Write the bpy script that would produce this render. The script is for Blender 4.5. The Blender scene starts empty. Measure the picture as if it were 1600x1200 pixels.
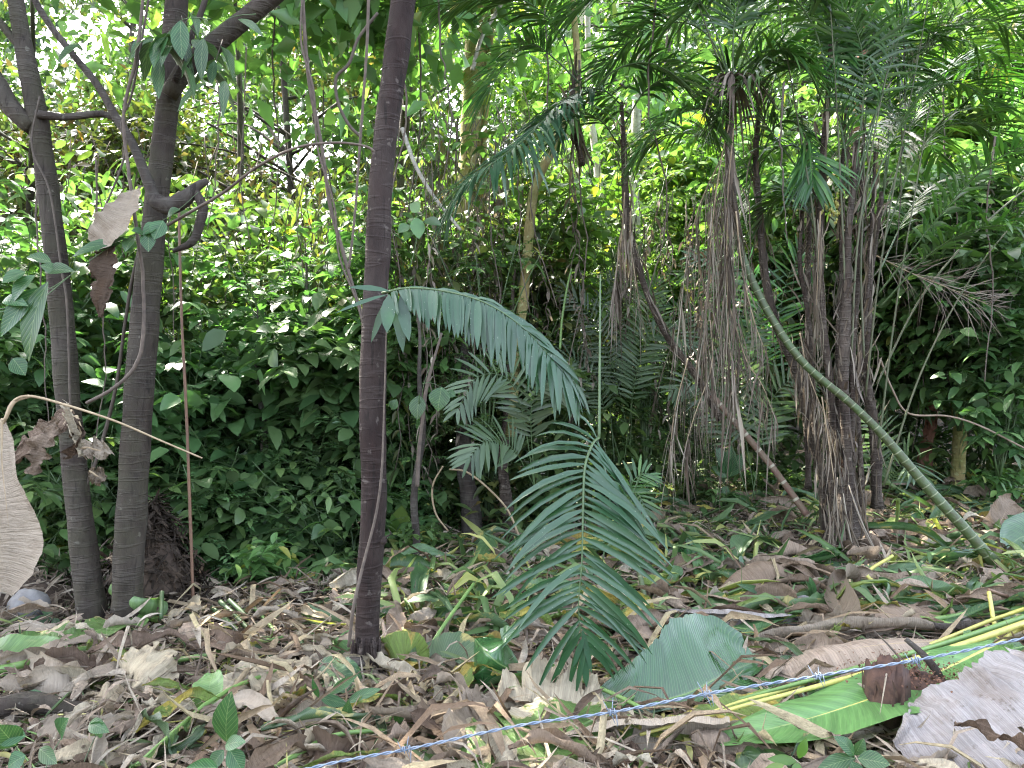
import bpy, math, random
import numpy as np
from mathutils import Vector
random.seed(7); RNG = np.random.default_rng(7)
scene = bpy.context.scene
COL = scene.collection
R = math.radians

# ------------------------------------------------------------------ camera
F = 1200.0           # focal length in photograph pixels (1600 wide)
CZ = 1.45            # eye height
cam_d = bpy.data.cameras.new("camera"); cam = bpy.data.objects.new("camera", cam_d); COL.objects.link(cam)
cam_d.sensor_width = 36; cam_d.lens = 27; cam_d.clip_start = 0.02; cam_d.clip_end = 900
cam.location = (0, 0, CZ); cam.rotation_euler = (R(90), 0, 0)
scene.camera = cam

# ------------------------------------------------------------------ sky, sun, exposure
SUN_EL, SUN_AZ = R(50), R(-44)      # azimuth measured from +Y towards +X
world = bpy.data.worlds.new("World"); scene.world = world; world.use_nodes = True
wn = world.node_tree; bg = wn.nodes['Background']
sky = wn.nodes.new('ShaderNodeTexSky'); sky.sky_type = 'NISHITA'; sky.sun_disc = False
sky.sun_elevation = SUN_EL; sky.sun_rotation = SUN_AZ; sky.air_density = 0.8; sky.dust_density = 4.0; sky.ozone_density = 0.4
hs = wn.nodes.new('ShaderNodeHueSaturation'); hs.inputs['Saturation'].default_value = .62; wn.links.new(sky.outputs[0], hs.inputs['Color']); wn.links.new(hs.outputs[0], bg.inputs[0]); bg.inputs[1].default_value = 0.15
sl = bpy.data.lights.new("sun", 'SUN'); sl.energy = 3.3; sl.angle = R(0.53); sl.color = (1.0, 0.94, 0.82)
so = bpy.data.objects.new("sun", sl); COL.objects.link(so)
sdir = Vector((math.sin(SUN_AZ) * math.cos(SUN_EL), math.cos(SUN_AZ) * math.cos(SUN_EL), math.sin(SUN_EL)))
so.rotation_euler = sdir.to_track_quat('Z', 'Y').to_euler(); so.location = sdir * 60
scene.view_settings.view_transform = 'Standard'; scene.view_settings.look = 'None'
scene.view_settings.gamma = 1; scene.view_settings.exposure = 3.6
cy = scene.cycles
cy.max_bounces = 7; cy.diffuse_bounces = 4; cy.glossy_bounces = 2; cy.transmission_bounces = 5
cy.transparent_max_bounces = 6; cy.sample_clamp_indirect = 6.0; cy.pixel_filter_type = 'BLACKMAN_HARRIS'; cy.filter_width = 1.15
cy.use_denoising = True; cy.caustics_reflective = False; cy.caustics_refractive = False

# ------------------------------------------------------------------ helpers
def nrm(v):
    v = np.asarray(v, float); return v / np.maximum(np.linalg.norm(v, axis=-1, keepdims=True), 1e-9)
def fbm(x, y, s=1.0, seed=0.0):
    a = np.sin(x * 1.7 * s + seed + 1.3 * np.sin(y * 1.1 * s + seed * 2)) * np.cos(y * 1.9 * s - seed)
    b = np.sin(x * 3.9 * s + 2.1 * seed - y * 2.3 * s) * np.cos(y * 4.3 * s + x * 1.2 * s + seed)
    c = np.sin(x * 8.3 * s + y * 7.1 * s + seed * 3) * np.cos(y * 9.7 * s - x * 5.1 * s)
    return (a * .55 + b * .3 + c * .15)
def sstep(a, b, x):
    t = np.clip((x - a) / (b - a), 0, 1); return t * t * (3 - 2 * t)
def gz(x, y):
    x = np.asarray(x, float); y = np.asarray(y, float)
    u = x / np.maximum(y, 1.0)                                   # roughly the direction of view
    e = 5.3 + 4.5 * sstep(-0.22, 0.02, u)                        # the left side falls away sooner
    drop = np.minimum(np.maximum(y - e, 0) * 0.42, 2.6) * (1 - sstep(0.0, 0.5, u))
    z = -drop + 0.028 * np.maximum(x, 0) * np.minimum(y, 14) / 6
    z = z + 0.05 * fbm(x, y, 0.8, 1.0) + 0.022 * fbm(x, y, 3.1, 4.0)
    z = z + np.clip(y - 30, 0, 200) * 0.12
    return z
def P(px, py, d):
    return np.array([(px - 800) / F * d, d, CZ - (py - 600) / F * d])
def GP(px, py, lift=0.0):
    d = 0.8
    while d < 60:
        p = P(px, py, d)
        if p[2] <= gz(p[0], p[1]) + lift: return np.array([p[0], p[1], p[2]])
        d += 0.01
    return P(px, py, 12)
def GX(px, d, lift=0.0):
    x = (px - 800) / F * d
    return np.array([x, d, float(gz(x, d)) + lift])
def crom(pts, n):
    pts = np.array(pts, float)
    if len(pts) == 2: return pts[0] + (pts[1] - pts[0]) * np.linspace(0, 1, n)[:, None]
    p = np.vstack([2 * pts[0] - pts[1], pts, 2 * pts[-1] - pts[-2]])
    seg = np.linalg.norm(np.diff(pts, axis=0), axis=1); cum = np.r_[0, np.cumsum(seg)]
    out = []
    for s in np.linspace(0, cum[-1], n):
        i = min(np.searchsorted(cum, s, side='right') - 1, len(seg) - 1)
        t = (s - cum[i]) / max(seg[i], 1e-9); a, b, c, d = p[i], p[i + 1], p[i + 2], p[i + 3]
        out.append(.5 * ((2 * b) + (c - a) * t + (2 * a - 5 * b + 4 * c - d) * t * t + (3 * b - a - 3 * c + d) * t ** 3))
    return np.array(out)
def tang(p):
    return nrm(np.gradient(p, axis=0))

class G:
    """collects quads with uvs, becomes ONE mesh"""
    def __init__(s): s.v = []; s.f = []; s.uv = []; s.n = 0
    def add(s, v, f, uv):
        v = np.asarray(v, float).reshape(-1, 3); f = np.asarray(f).reshape(-1, 4); uv = np.asarray(uv, float).reshape(-1, 2)
        s.v.append(v); s.f.append(f + s.n); s.uv.append(uv[f.reshape(-1)]); s.n += len(v)
    def mesh(s, name, mat, smooth=True):
        me = bpy.data.meshes.new(name)
        v = np.vstack(s.v); f = np.vstack(s.f); uv = np.vstack(s.uv)
        me.vertices.add(len(v)); me.vertices.foreach_set('co', v.astype(np.float32).ravel())
        me.loops.add(f.size); me.loops.foreach_set('vertex_index', f.astype(np.int32).ravel())
        me.polygons.add(len(f)); me.polygons.foreach_set('loop_start', np.arange(0, f.size, 4, dtype=np.int32))
        ul = me.uv_layers.new(name='UVMap'); ul.data.foreach_set('uv', uv.astype(np.float32).ravel())
        if smooth: me.polygons.foreach_set('use_smooth', np.ones(len(f), bool))
        me.materials.append(mat); me.update(); me.validate()
        return me

def grid_faces(n, k, wrap=False):
    i = np.arange(n - 1)[:, None]; j = np.arange(k if wrap else k - 1)[None, :]
    j2 = (j + 1) % k
    return np.stack([i * k + j, i * k + j2, (i + 1) * k + j2, (i + 1) * k + j], -1).reshape(-1, 4)
def tube(g, pts, rad, k=8, rough=0.0, seed=0.0, cap=True):
    pts = np.asarray(pts, float); n = len(pts); rad = np.broadcast_to(np.asarray(rad, float), (n,)).copy()
    T = tang(pts); u = np.cross(T[0], [0.13, 0.9, 0.31]); u /= np.linalg.norm(u)
    a = np.arange(k) / k * 2 * np.pi; V = np.zeros((n, k, 3)); L = np.r_[0, np.cumsum(np.linalg.norm(np.diff(pts, axis=0), axis=1))]
    for i in range(n):
        u = u - T[i] * np.dot(u, T[i]); u /= np.linalg.norm(u); w = np.cross(T[i], u)
        r = rad[i] * (1 + rough * fbm(np.cos(a) * 1.3, np.sin(a) * 1.3 + L[i] * 4, 1, seed)) if rough else rad[i] * np.ones(k)
        V[i] = pts[i] + r[:, None] * (np.cos(a)[:, None] * u + np.sin(a)[:, None] * w)
    if cap:                                             # close both ends with a tiny ring
        V = np.concatenate([(pts[0] + (V[0] - pts[0]) * .02)[None], V, (pts[-1] + (V[-1] - pts[-1]) * .02)[None]])
        L = np.r_[L[0], L, L[-1]]; n += 2
    uv = np.stack([np.broadcast_to(a / 6.2832, (n, k)), np.broadcast_to(L[:, None], (n, k))], -1)
    g.add(V, grid_faces(n, k, True), uv)

LEAF = [(0, .05), (.22, .72), (.5, 1.), (.8, .62), (1, .03)]
LEAF_S = [(0, .08), (.45, 1.), (1, .04)]
STRAP = [(0, .25), (.2, .9), (.55, 1.), (.85, .55), (1, .05)]
STRAP_S = [(0, .3), (.5, 1.), (1, .05)]
def blades(g, B, D, L, W, prof=LEAF, droop=.2, fold=.25, U=(0, 0, 1), curl=0.0, twist=0.0):
    B = np.asarray(B, float).reshape(-1, 3); N = len(B); D = nrm(np.broadcast_to(np.asarray(D, float), (N, 3)))
    L = np.broadcast_to(np.asarray(L, float), (N,)); W = np.broadcast_to(np.asarray(W, float), (N,))
    U = nrm(np.broadcast_to(np.asarray(U, float), (N, 3)))
    dr = np.broadcast_to(np.asarray(droop, float), (N,)); fo = np.broadcast_to(np.asarray(fold, float), (N,))
    cu = np.broadcast_to(np.asarray(curl, float), (N,)); tw = np.broadcast_to(np.asarray(twist, float), (N,))
    sd = nrm(np.cross(D, U) + 1e-6); up = nrm(np.cross(sd, D))
    S = len(prof); V = np.zeros((N, S, 3, 3)); UV = np.zeros((N, S, 3, 2))
    for i, (s, w) in enumerate(prof):
        c = B + D * (L * s * (1 - .25 * np.abs(dr) * s))[:, None] - np.array([0, 0, 1.]) * (L * dr * s * s)[:, None] + up * (L * cu * s * (1 - s) * 2)[:, None]
        h = (W * w)[:, None]; a = (tw * s)[:, None]
        sa = sd * np.cos(a) + up * np.sin(a); ua = up * np.cos(a) - sd * np.sin(a)
        cf, sf = np.cos(fo)[:, None], np.sin(fo)[:, None]
        V[:, i, 0] = c - sa * h * cf + ua * h * sf; V[:, i, 1] = c; V[:, i, 2] = c + sa * h * cf + ua * h * sf
        UV[:, i, 0] = (0.5 - .5 * w, s); UV[:, i, 1] = (.5, s); UV[:, i, 2] = (.5 + .5 * w, s)
    f = grid_faces(S, 3); f = (f[None] + (np.arange(N) * S * 3)[:, None, None]).reshape(-1, 4)
    g.add(V, f, UV)

# ------------------------------------------------------------------ object helpers
def link(name, me, parent=None):
    o = bpy.data.objects.new(name, me); COL.objects.link(o)
    if parent is not None: o.parent = parent
    return o
def tag(o, label=None, cat=None, group=None, kind=None):
    if label: o['label'] = label
    if cat: o['category'] = cat
    if group: o['group'] = group
    if kind: o['kind'] = kind
    return o
def thing(name, loc, label, cat, group=None, rz=0.0, sc=1.0):
    o = bpy.data.objects.new(name, None); COL.objects.link(o); o.empty_display_size = .1
    o.location = tuple(float(c) for c in loc); o.rotation_euler = (0, 0, rz)
    o.scale = (sc, sc, sc) if not isinstance(sc, tuple) else sc
    return tag(o, label, cat, group)
def part(name, g, mat, t, sub=None, smooth=True):
    """world-space geometry g parented to thing t (t unrotated, unscaled)"""
    off = np.array(t.location)
    g.v = [v - off for v in g.v]
    return link(name, g.mesh(name, mat, smooth), sub or t)
def solo(name, g, mat, label, cat, group=None, kind=None, smooth=True):
    v = np.vstack(g.v); off = np.array([v[:, 0].mean(), v[:, 1].mean(), v[:, 2].min()])
    g.v = [q - off for q in g.v]
    o = link(name, g.mesh(name, mat, smooth)); o.location = off
    return tag(o, label, cat, group, kind)

# ------------------------------------------------------------------ materials
def lin(c):
    return tuple(((v / 255) / 12.92 if v / 255 <= .04045 else ((v / 255 + .055) / 1.055) ** 2.4) for v in c) + (1,)
class NT:
    def __init__(s, name):
        s.m = bpy.data.materials.new(name); s.m.use_nodes = True; s.t = s.m.node_tree; s.t.nodes.clear()
        s.out = s.t.nodes.new('ShaderNodeOutputMaterial')
    def n(s, typ, **k):
        x = s.t.nodes.new('ShaderNode' + typ)
        for a, b in k.items(): setattr(x, a, b)
        return x
    def l(s, a, b): s.t.links.new(a, b)
    def math(s, op, a, b=None, c=None):
        x = s.n('Math', operation=op)
        for i, v in enumerate((a, b, c)):
            if v is None: continue
            if isinstance(v, (int, float)): x.inputs[i].default_value = v
            else: s.l(v, x.inputs[i])
        return x.outputs[0]
    def ramp(s, fac, stops, interp='LINEAR'):
        x = s.n('ValToRGB'); x.color_ramp.interpolation = interp; e = x.color_ramp.elements
        while len(e) < len(stops): e.new(0.5)
        for el, (p, c) in zip(e, stops): el.position = p; el.color = c if len(c) == 4 else tuple(c) + (1,)
        s.l(fac, x.inputs[0]); return x.outputs[0]
    def mix(s, fac, a, b, mode='MIX'):
        x = s.n('Mix', data_type='RGBA', blend_type=mode); x.clamp_factor = True
        for i, v in ((0, fac), (6, a), (7, b)):
            if isinstance(v, (int, float)): x.inputs[i].default_value = v
            elif isinstance(v, tuple): x.inputs[i].default_value = v
            else: s.l(v, x.inputs[i])
        return x.outputs[2]
    def noise(s, vec, scale, detail=4, rough=.6, dist=0.0):
        x = s.n('TexNoise'); x.inputs['Scale'].default_value = scale; x.inputs['Detail'].default_value = detail
        x.inputs['Roughness'].default_value = rough; x.inputs['Distortion'].default_value = dist
        if vec is not None: s.l(vec, x.inputs['Vector'])
        return x.outputs['Fac']
    def scalevec(s, vec, v):
        x = s.n('Mapping'); x.inputs['Scale'].default_value = v; s.l(vec, x.inputs['Vector']); return x.outputs[0]

def leafmat(name, stops, trans=.35, rough=.42, veins=0.0, nv=14, tcol=(1.15, 1.35, .6), spots=0.0, spec=.5, objvar=.25, slant=.5, blemish=None, tips=None):
    """stops: colour ramp read by a random number per leaf"""
    k = NT(name); geo = k.n('NewGeometry'); oi = k.n('ObjectInfo'); tc = k.n('TexCoord')
    r = k.math('FRACT', k.math('ADD', geo.outputs['Random Per Island'], oi.outputs['Random']))
    col = k.ramp(r, stops)
    hv = k.n('HueSaturation'); k.l(col, hv.inputs['Color'])
    k.l(k.math('MULTIPLY_ADD', oi.outputs['Random'], .03, .485), hv.inputs['Hue'])
    k.l(k.math('MULTIPLY_ADD', oi.outputs['Random'], objvar * 2, 1 - objvar), hv.inputs['Value'])
    col = hv.outputs[0]
    sep = k.n('SeparateXYZ'); k.l(tc.outputs['UV'], sep.inputs[0]); u, v = sep.outputs[0], sep.outputs[1]
    au = k.math('ABSOLUTE', k.math('SUBTRACT', u, .5))
    nz = k.noise(tc.outputs['Object'], 9.0, 3)
    col = k.mix(k.math('MULTIPLY', nz, .5), col, k.mix(.5, col, (.02, .03, .01, 1)))
    if blemish:                                   # yellow or brown dying patches with a shape of their own
        bf = k.ramp(k.math('ADD', k.noise(tc.outputs['Object'], blemish[2], 5, .65), k.math('MULTIPLY', au, blemish[3])), [(blemish[1], (0, 0, 0)), (blemish[1] + .06, (1, 1, 1))])
        col = k.mix(bf, col, blemish[0])
    if tips:                                      # dried tips, pale flecks and dust
        tf = k.ramp(k.math('ADD', v, k.math('MULTIPLY', k.noise(tc.outputs['Object'], 7.0, 4, .7), .7)), [(tips, (0, 0, 0)), (tips + .05, (1, 1, 1))])
        col = k.mix(tf, col, (.20, .16, .08, 1))
        fl = k.ramp(k.noise(tc.outputs['Object'], 95.0, 2, .5), [(.70, (0, 0, 0)), (.74, (1, 1, 1))]); col = k.mix(k.math('MULTIPLY', fl, .45), col, (.34, .36, .28, 1))
        du = k.ramp(k.noise(tc.outputs['Object'], 5.0, 5, .7), [(.45, (0, 0, 0)), (.65, (1, 1, 1))]); col = k.mix(k.math('MULTIPLY', du, .15), col, (.13, .16, .11, 1))
    bs = k.n('BsdfPrincipled'); bs.inputs['Roughness'].default_value = rough
    bs.inputs['Specular IOR Level'].default_value = spec
    if veins:
        ph = k.math('SUBTRACT', k.math('MULTIPLY', v, float(nv)), k.math('MULTIPLY', au, nv * slant))
        w = k.math('ABSOLUTE', k.math('SUBTRACT', k.math('FRACT', ph), .5))          # 0..0.5 saw
        line = k.ramp(w, [(0.0, (1, 1, 1)), (.09, (0, 0, 0))])
        mr = k.ramp(au, [(0.0, (1, 1, 1)), (.02, (0, 0, 0))])
        ln = k.mix(1.0, line, mr, 'ADD')
        cb = k.n('CombineXYZ'); k.l(k.math('MULTIPLY', u, 1.4), cb.inputs[0]); k.l(k.math('MULTIPLY', ph, .55), cb.inputs[1]); k.l(oi.outputs['Random'], cb.inputs[2])
        st = k.noise(cb.outputs[0], 1.0, 3, .7); col = k.mix(k.ramp(st, [(.38, (0, 0, 0)), (.62, (.75, .75, .75))]), col, k.mix(.55, col, (.01, .03, .012, 1)))
        col = k.mix(k.math('MULTIPLY', ln, veins), col, k.mix(.6, col, (.35, .42, .2, 1)))
        bp = k.n('Bump'); bp.inputs['Strength'].default_value = .35; bp.inputs['Distance'].default_value = .004
        k.l(k.math('ADD', w, k.math('MULTIPLY', nz, .6)), bp.inputs['Height']); k.l(bp.outputs[0], bs.inputs['Normal'])
    back = k.mix(k.math('MULTIPLY', geo.outputs['Backfacing'], .45), col, k.mix(.5, col, (.16, .2, .13, 1)))
    k.l(back, bs.inputs['Base Color'])
    tr = k.n('BsdfTranslucent'); k.l(k.mix(1.0, col, tuple(tcol) + (1,), 'MULTIPLY'), tr.inputs[0])
    mx = k.n('MixShader'); mx.inputs[0].default_value = trans
    k.l(bs.outputs[0], mx.inputs[1]); k.l(tr.outputs[0], mx.inputs[2]); k.l(mx.outputs[0], k.out.inputs[0])
    return k.m

def drymat(name, stops, nv=70, veinamt=.35, trans=.12, nscale=7.0, green=None, rough=.75, slant=.0, spot=.25, streak=.55):
    """dead banana or litter leaf: mottled, fine parallel side veins, optional still-green areas"""
    k = NT(name); geo = k.n('NewGeometry'); oi = k.n('ObjectInfo'); tc = k.n('TexCoord')
    sep = k.n('SeparateXYZ'); k.l(tc.outputs['UV'], sep.inputs[0]); u, v = sep.outputs[0], sep.outputs[1]
    au = k.math('ABSOLUTE', k.math('SUBTRACT', u, .5))
    n1 = k.noise(tc.outputs['Object'], nscale, 5, .65, .4)
    r = k.math('FRACT', k.math('ADD', geo.outputs['Random Per Island'], oi.outputs['Random']))
    f = k.math('ADD', k.math('MULTIPLY', r, .62), k.math('MULTIPLY', n1, .38))
    col = k.ramp(f, stops)
    n2 = k.noise(tc.outputs['Object'], nscale * 4, 4, .7)
    sp = k.ramp(n2, [(.60, (0, 0, 0)), (.68, (1, 1, 1))])
    col = k.mix(k.math('MULTIPLY', sp, spot), col, (.055, .035, .022, 1))
    if green:
        gf = k.ramp(k.math('ADD', k.noise(tc.outputs['Object'], green[2], 5, .62, .5), k.math('MULTIPLY', au, green[3])),
                    [(green[1], (1, 1, 1)), (green[1] + .03, (.5, .5, .5)), (green[1] + .05, (0, 0, 0))])
        yf = k.mix(gf, col, (.42, .36, .10, 1)); g2 = k.ramp(gf, [(.5, (0, 0, 0)), (.9, (1, 1, 1))])
        col = k.mix(g2, yf, green[0])
    ph = k.math('SUBTRACT', k.math('MULTIPLY', v, float(nv)), k.math('MULTIPLY', au, nv * slant))
    w = k.math('ABSOLUTE', k.math('SUBTRACT', k.math('FRACT', ph), .5))
    line = k.ramp(w, [(0.0, (1, 1, 1)), (.2, (0, 0, 0))])
    cb = k.n('CombineXYZ'); k.l(k.math('MULTIPLY', u, 1.6), cb.inputs[0]); k.l(k.math('MULTIPLY', ph, .5), cb.inputs[1]); k.l(k.math('MULTIPLY', oi.outputs['Random'], 9.0), cb.inputs[2])
    st = k.noise(cb.outputs[0], 1.0, 4, .7); stm = k.ramp(st, [(.36, (0, 0, 0)), (.6, (1, 1, 1))])
    col = k.mix(k.math('MULTIPLY', stm, streak), col, k.mix(.6, col, (.05, .035, .02, 1)))
    stain = k.ramp(k.noise(tc.outputs['Object'], nscale * 1.7, 4, .6), [(.52, (0, 0, 0)), (.64, (1, 1, 1))]); col = k.mix(k.math('MULTIPLY', stain, .45), col, k.mix(.6, col, (.10, .055, .025, 1)))
    col = k.mix(k.math('MULTIPLY', line, veinamt), col, k.mix(.55, col, (.05, .035, .02, 1)))
    bs = k.n('BsdfPrincipled'); bs.inputs['Roughness'].default_value = rough; bs.inputs['Specular IOR Level'].default_value = .3
    bp = k.n('Bump'); bp.inputs['Strength'].default_value = .8; bp.inputs['Distance'].default_value = .012
    k.l(k.math('ADD', k.math('MULTIPLY', st, 1.6), k.math('MULTIPLY', n2, 1.2)), bp.inputs['Height']); k.l(bp.outputs[0], bs.inputs['Normal'])
    k.l(col, bs.inputs['Base Color'])
    tr = k.n('BsdfTranslucent'); k.l(col, tr.inputs[0]); mx = k.n('MixShader'); mx.inputs[0].default_value = trans
    k.l(bs.outputs[0], mx.inputs[1]); k.l(tr.outputs[0], mx.inputs[2]); k.l(mx.outputs[0], k.out.inputs[0])
    return k.m

def barkmat(name, c1, c2, spot=(.35, .36, .33, 1), ring=9.0, ringamt=.5, spotth=.66, moss=None, bump=.6, vs=1.0):
    k = NT(name); tc = k.n('TexCoord'); oi = k.n('ObjectInfo')
    uvm = k.n('Mapping'); uvm.inputs['Scale'].default_value = (3.0, 1, 1); k.l(tc.outputs['UV'], uvm.inputs[0]); uv = uvm.outputs[0]
    ob = tc.outputs['Object']
    n1 = k.noise(k.scalevec(ob, (1, 1, .35)), 14 * vs, 6, .7)
    fine = k.noise(k.scalevec(ob, (1, 1, .4)), 60 * vs, 5, .75)
    col = k.ramp(n1, [(.3, c1), (.7, c2)])
    col = k.mix(k.math('MULTIPLY', fine, .6), col, k.mix(.5, col, (.02, .015, .012, 1)))
    n0 = k.noise(k.scalevec(ob, (1, 1, .5)), 2.6, 5, .65); col = k.mix(k.ramp(n0, [(.42, (0, 0, 0)), (.62, (.7, .7, .7))]), col, k.mix(.35, col, spot))
    ck = k.noise(k.scalevec(ob, (1, 1, .12)), 38, 3, .6, .6); ckm = k.ramp(ck, [(.34, (1, 1, 1)), (.42, (0, 0, 0))]); col = k.mix(k.math('MULTIPLY', ckm, .7), col, (.012, .009, .007, 1))
    # horizontal lenticel / leaf-scar rings, unevenly spaced
    rn = k.noise(k.scalevec(ob, (1.2, 1.2, ring * 2.2)), 1.0, 3, .6)
    rl = k.ramp(rn, [(.50, (0, 0, 0)), (.53, (1, 1, 1)), (.57, (0, 0, 0))])
    col = k.mix(k.math('MULTIPLY', rl, ringamt), col, k.mix(.5, col, spot))
    n3 = k.noise(ob, 22, 3, .5); s3 = k.ramp(n3, [(spotth, (0, 0, 0)), (spotth + .05, (1, 1, 1))])
    col = k.mix(k.math('MULTIPLY', s3, .55), col, spot)
    if moss is not None:
        ms = k.ramp(k.noise(ob, 4.0, 5, .6), [(.45, (0, 0, 0)), (.6, (1, 1, 1))]); col = k.mix(k.math('MULTIPLY', ms, .6), col, moss)
    bs = k.n('BsdfPrincipled'); bs.inputs['Roughness'].default_value = .85; bs.inputs['Specular IOR Level'].default_value = .25
    bp = k.n('Bump'); bp.inputs['Strength'].default_value = bump; bp.inputs['Distance'].default_value = .02
    h = k.math('ADD', k.math('ADD', n1, k.math('MULTIPLY', fine, .5)), k.math('MULTIPLY', rl, .35))
    k.l(h, bp.inputs['Height']); k.l(bp.outputs[0], bs.inputs['Normal']); k.l(col, bs.inputs['Base Color'])
    k.l(bs.outputs[0], k.out.inputs[0]); return k.m

def canemat(name, c, ringc, spacing, wid=.1, rough=.4):
    k = NT(name); tc = k.n('TexCoord'); sep = k.n('SeparateXYZ'); k.l(tc.outputs['UV'], sep.inputs[0])
    ph = k.math('ADD', k.math('DIVIDE', sep.outputs[1], spacing), k.math('MULTIPLY', k.noise(tc.outputs['Object'], 6, 2), .12))
    fr = k.math('FRACT', ph); rg = k.ramp(fr, [(0, (1, 1, 1)), (wid, (1, 1, 1)), (wid + .05, (0, 0, 0))], 'LINEAR')
    n = k.noise(tc.outputs['Object'], 18, 5, .7)
    n = k.ramp(n, [(.35, (0, 0, 0)), (.65, (1, 1, 1))]); col = k.mix(k.math('MULTIPLY', n, .75), c, (c[0] * .9, c[1] * .45, c[2] * .6, 1))
    col = k.mix(rg, col, k.mix(k.math('MULTIPLY', n, .6), ringc, c))
    bs = k.n('BsdfPrincipled'); bs.inputs['Roughness'].default_value = rough; k.l(col, bs.inputs['Base Color'])
    bp = k.n('Bump'); bp.inputs['Strength'].default_value = .6; bp.inputs['Distance'].default_value = .004
    k.l(k.math('ADD', rg, n), bp.inputs['Height']); k.l(bp.outputs[0], bs.inputs['Normal'])
    k.l(bs.outputs[0], k.out.inputs[0]); return k.m

def plain(name, c, c2=None, rough=.7, scale=20, metal=0.0, trans=0.0):
    k = NT(name); tc = k.n('TexCoord'); n = k.noise(tc.outputs['Object'], scale, 5, .65)
    col = k.ramp(n, [(.3, c), (.7, c2 or tuple(x * .5 for x in c[:3]))])
    bs = k.n('BsdfPrincipled'); bs.inputs['Roughness'].default_value = rough; bs.inputs['Metallic'].default_value = metal
    bp = k.n('Bump'); bp.inputs['Strength'].default_value = .4; bp.inputs['Distance'].default_value = .005
    k.l(n, bp.inputs['Height']); k.l(bp.outputs[0], bs.inputs['Normal'])
    k.l(col, bs.inputs['Base Color']); k.l(bs.outputs[0], k.out.inputs[0]); return k.m

M = {}
def gr(*cs): return [(i / max(len(cs) - 1, 1), c) for i, c in enumerate(cs)]
M['leaf_mid'] = leafmat('leaf_mid_green', [(0, (.05, .10, .03)), (.4, (.10, .19, .055)), (.8, (.15, .26, .085)), (.95, (.18, .27, .08)), (1, (.28, .26, .06))], .38, .36)
M['leaf_blue'] = leafmat('leaf_blue_green', [(0, (.05, .105, .04)), (.5, (.095, .18, .065)), (1, (.16, .26, .10))], .35, .36, tcol=(1.1, 1.5, .6))
M['leaf_lime'] = leafmat('leaf_lime_green', [(0, (.07, .15, .025)), (.5, (.11, .2, .035)), (.92, (.15, .24, .05)), (1, (.36, .32, .05))], .38, .4)
M['leaf_olive'] = leafmat('leaf_olive', [(0, (.04, .06, .018)), (.5, (.08, .10, .03)), (.9, (.13, .14, .04)), (1, (.2, .12, .04))], .4, .45)
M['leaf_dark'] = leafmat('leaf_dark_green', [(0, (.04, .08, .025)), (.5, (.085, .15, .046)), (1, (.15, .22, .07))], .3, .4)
M['leaf_brown'] = leafmat('leaf_bronze', [(0, (.07, .05, .025)), (.4, (.09, .075, .035)), (.7, (.07, .10, .035)), (1, (.06, .11, .04))], .35, .5, tcol=(1.1, 1.05, .6))
M['leaf_near'] = leafmat('leaf_near_green', [(0, (.035, .10, .035)), (1, (.06, .15, .05))], .35, .36, veins=.6, nv=9, slant=.8)
M['palm'] = leafmat('palm_leaflet', [(0, (.025, .075, .02)), (.5, (.045, .12, .03)), (1, (.09, .19, .04))], .28, .3, tcol=(1.15, 1.5, .4))
M['palm_blue'] = leafmat('palm_leaflet_glossy', [(0, (.018, .066, .028)), (1, (.03, .092, .04))], .2, .36, tcol=(1.1, 1.5, .6), spec=.6, objvar=.05, tips=1.22)
M['palm_grey'] = leafmat('palm_leaflet_pale', [(0, (.07, .11, .06)), (1, (.12, .17, .09))], .3, .4, tcol=(1.1, 1.3, .6))
M['frond_dead'] = leafmat('palm_leaflet_dead', [(0, (.06, .042, .03)), (.4, (.14, .105, .08)), (.7, (.22, .18, .145)), (1, (.33, .28, .22))], .15, .7, tcol=(1.1, 1, .8), spec=.2)
M['litter'] = drymat('dry_litter', [(0, (.045, .03, .02)), (.2, (.10, .07, .05)), (.45, (.31, .245, .18)), (.75, (.48, .41, .31)), (1, (.68, .62, .51))], 12, .25, .15, 9)
M['litter_dark'] = drymat('rotting_litter_with_shade', [(0, (.012, .008, .006)), (.5, (.028, .02, .014)), (1, (.08, .055, .038))], 12, .2, .08, 9)  # rotting litter, colour deepened to stand in for contact shadows between leaves
M['litter_green'] = leafmat('cut_green_litter', [(0, (.05, .10, .03)), (.5, (.10, .16, .05)), (.8, (.2, .24, .07)), (1, (.42, .38, .12))], .25, .5, objvar=.1)
DRY = [(0, (.14, .10, .07)), (.35, (.30, .24, .18)), (.65, (.44, .38, .30)), (1, (.60, .54, .45))]
M['ban_dry'] = drymat('banana_leaf_dry_tan', [(0, (.10, .066, .042)), (.4, (.24, .175, .12)), (.7, (.33, .255, .19)), (1, (.45, .37, .28))], 95, .45, .12, 5, spot=.35)
M['ban_grey'] = drymat('banana_leaf_dry_grey', [(0, (.15, .115, .08)), (.5, (.34, .28, .21)), (1, (.50, .43, .33))], 100, .4, .12, 4, spot=.18, streak=.3)
M['ban_pale'] = drymat('banana_leaf_dry_pale_grey', [(0, (.13, .11, .095)), (.5, (.285, .26, .245)), (1, (.41, .385, .37))], 110, .45, .1, 5, spot=.5, streak=.6)
M['ban_brown'] = drymat('banana_leaf_dry_brown', [(0, (.05, .033, .022)), (.5, (.12, .08, .055)), (1, (.24, .17, .12))], 80, .5, .1, 5)
M['ban_cream'] = drymat('banana_leaf_dry_cream', [(0, (.28, .22, .14)), (.4, (.42, .355, .24)), (1, (.58, .52, .40))], 60, .25, .2, 5, spot=.25)
M['ban_mixed'] = drymat('banana_leaf_half_dead', [(0, (.30, .23, .14)), (.4, (.42, .35, .22)), (1, (.54, .48, .36))], 90, .35, .2, 4, green=((.09, .18, .04, 1), .64, 5.5, .35), rough=.5)
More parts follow.
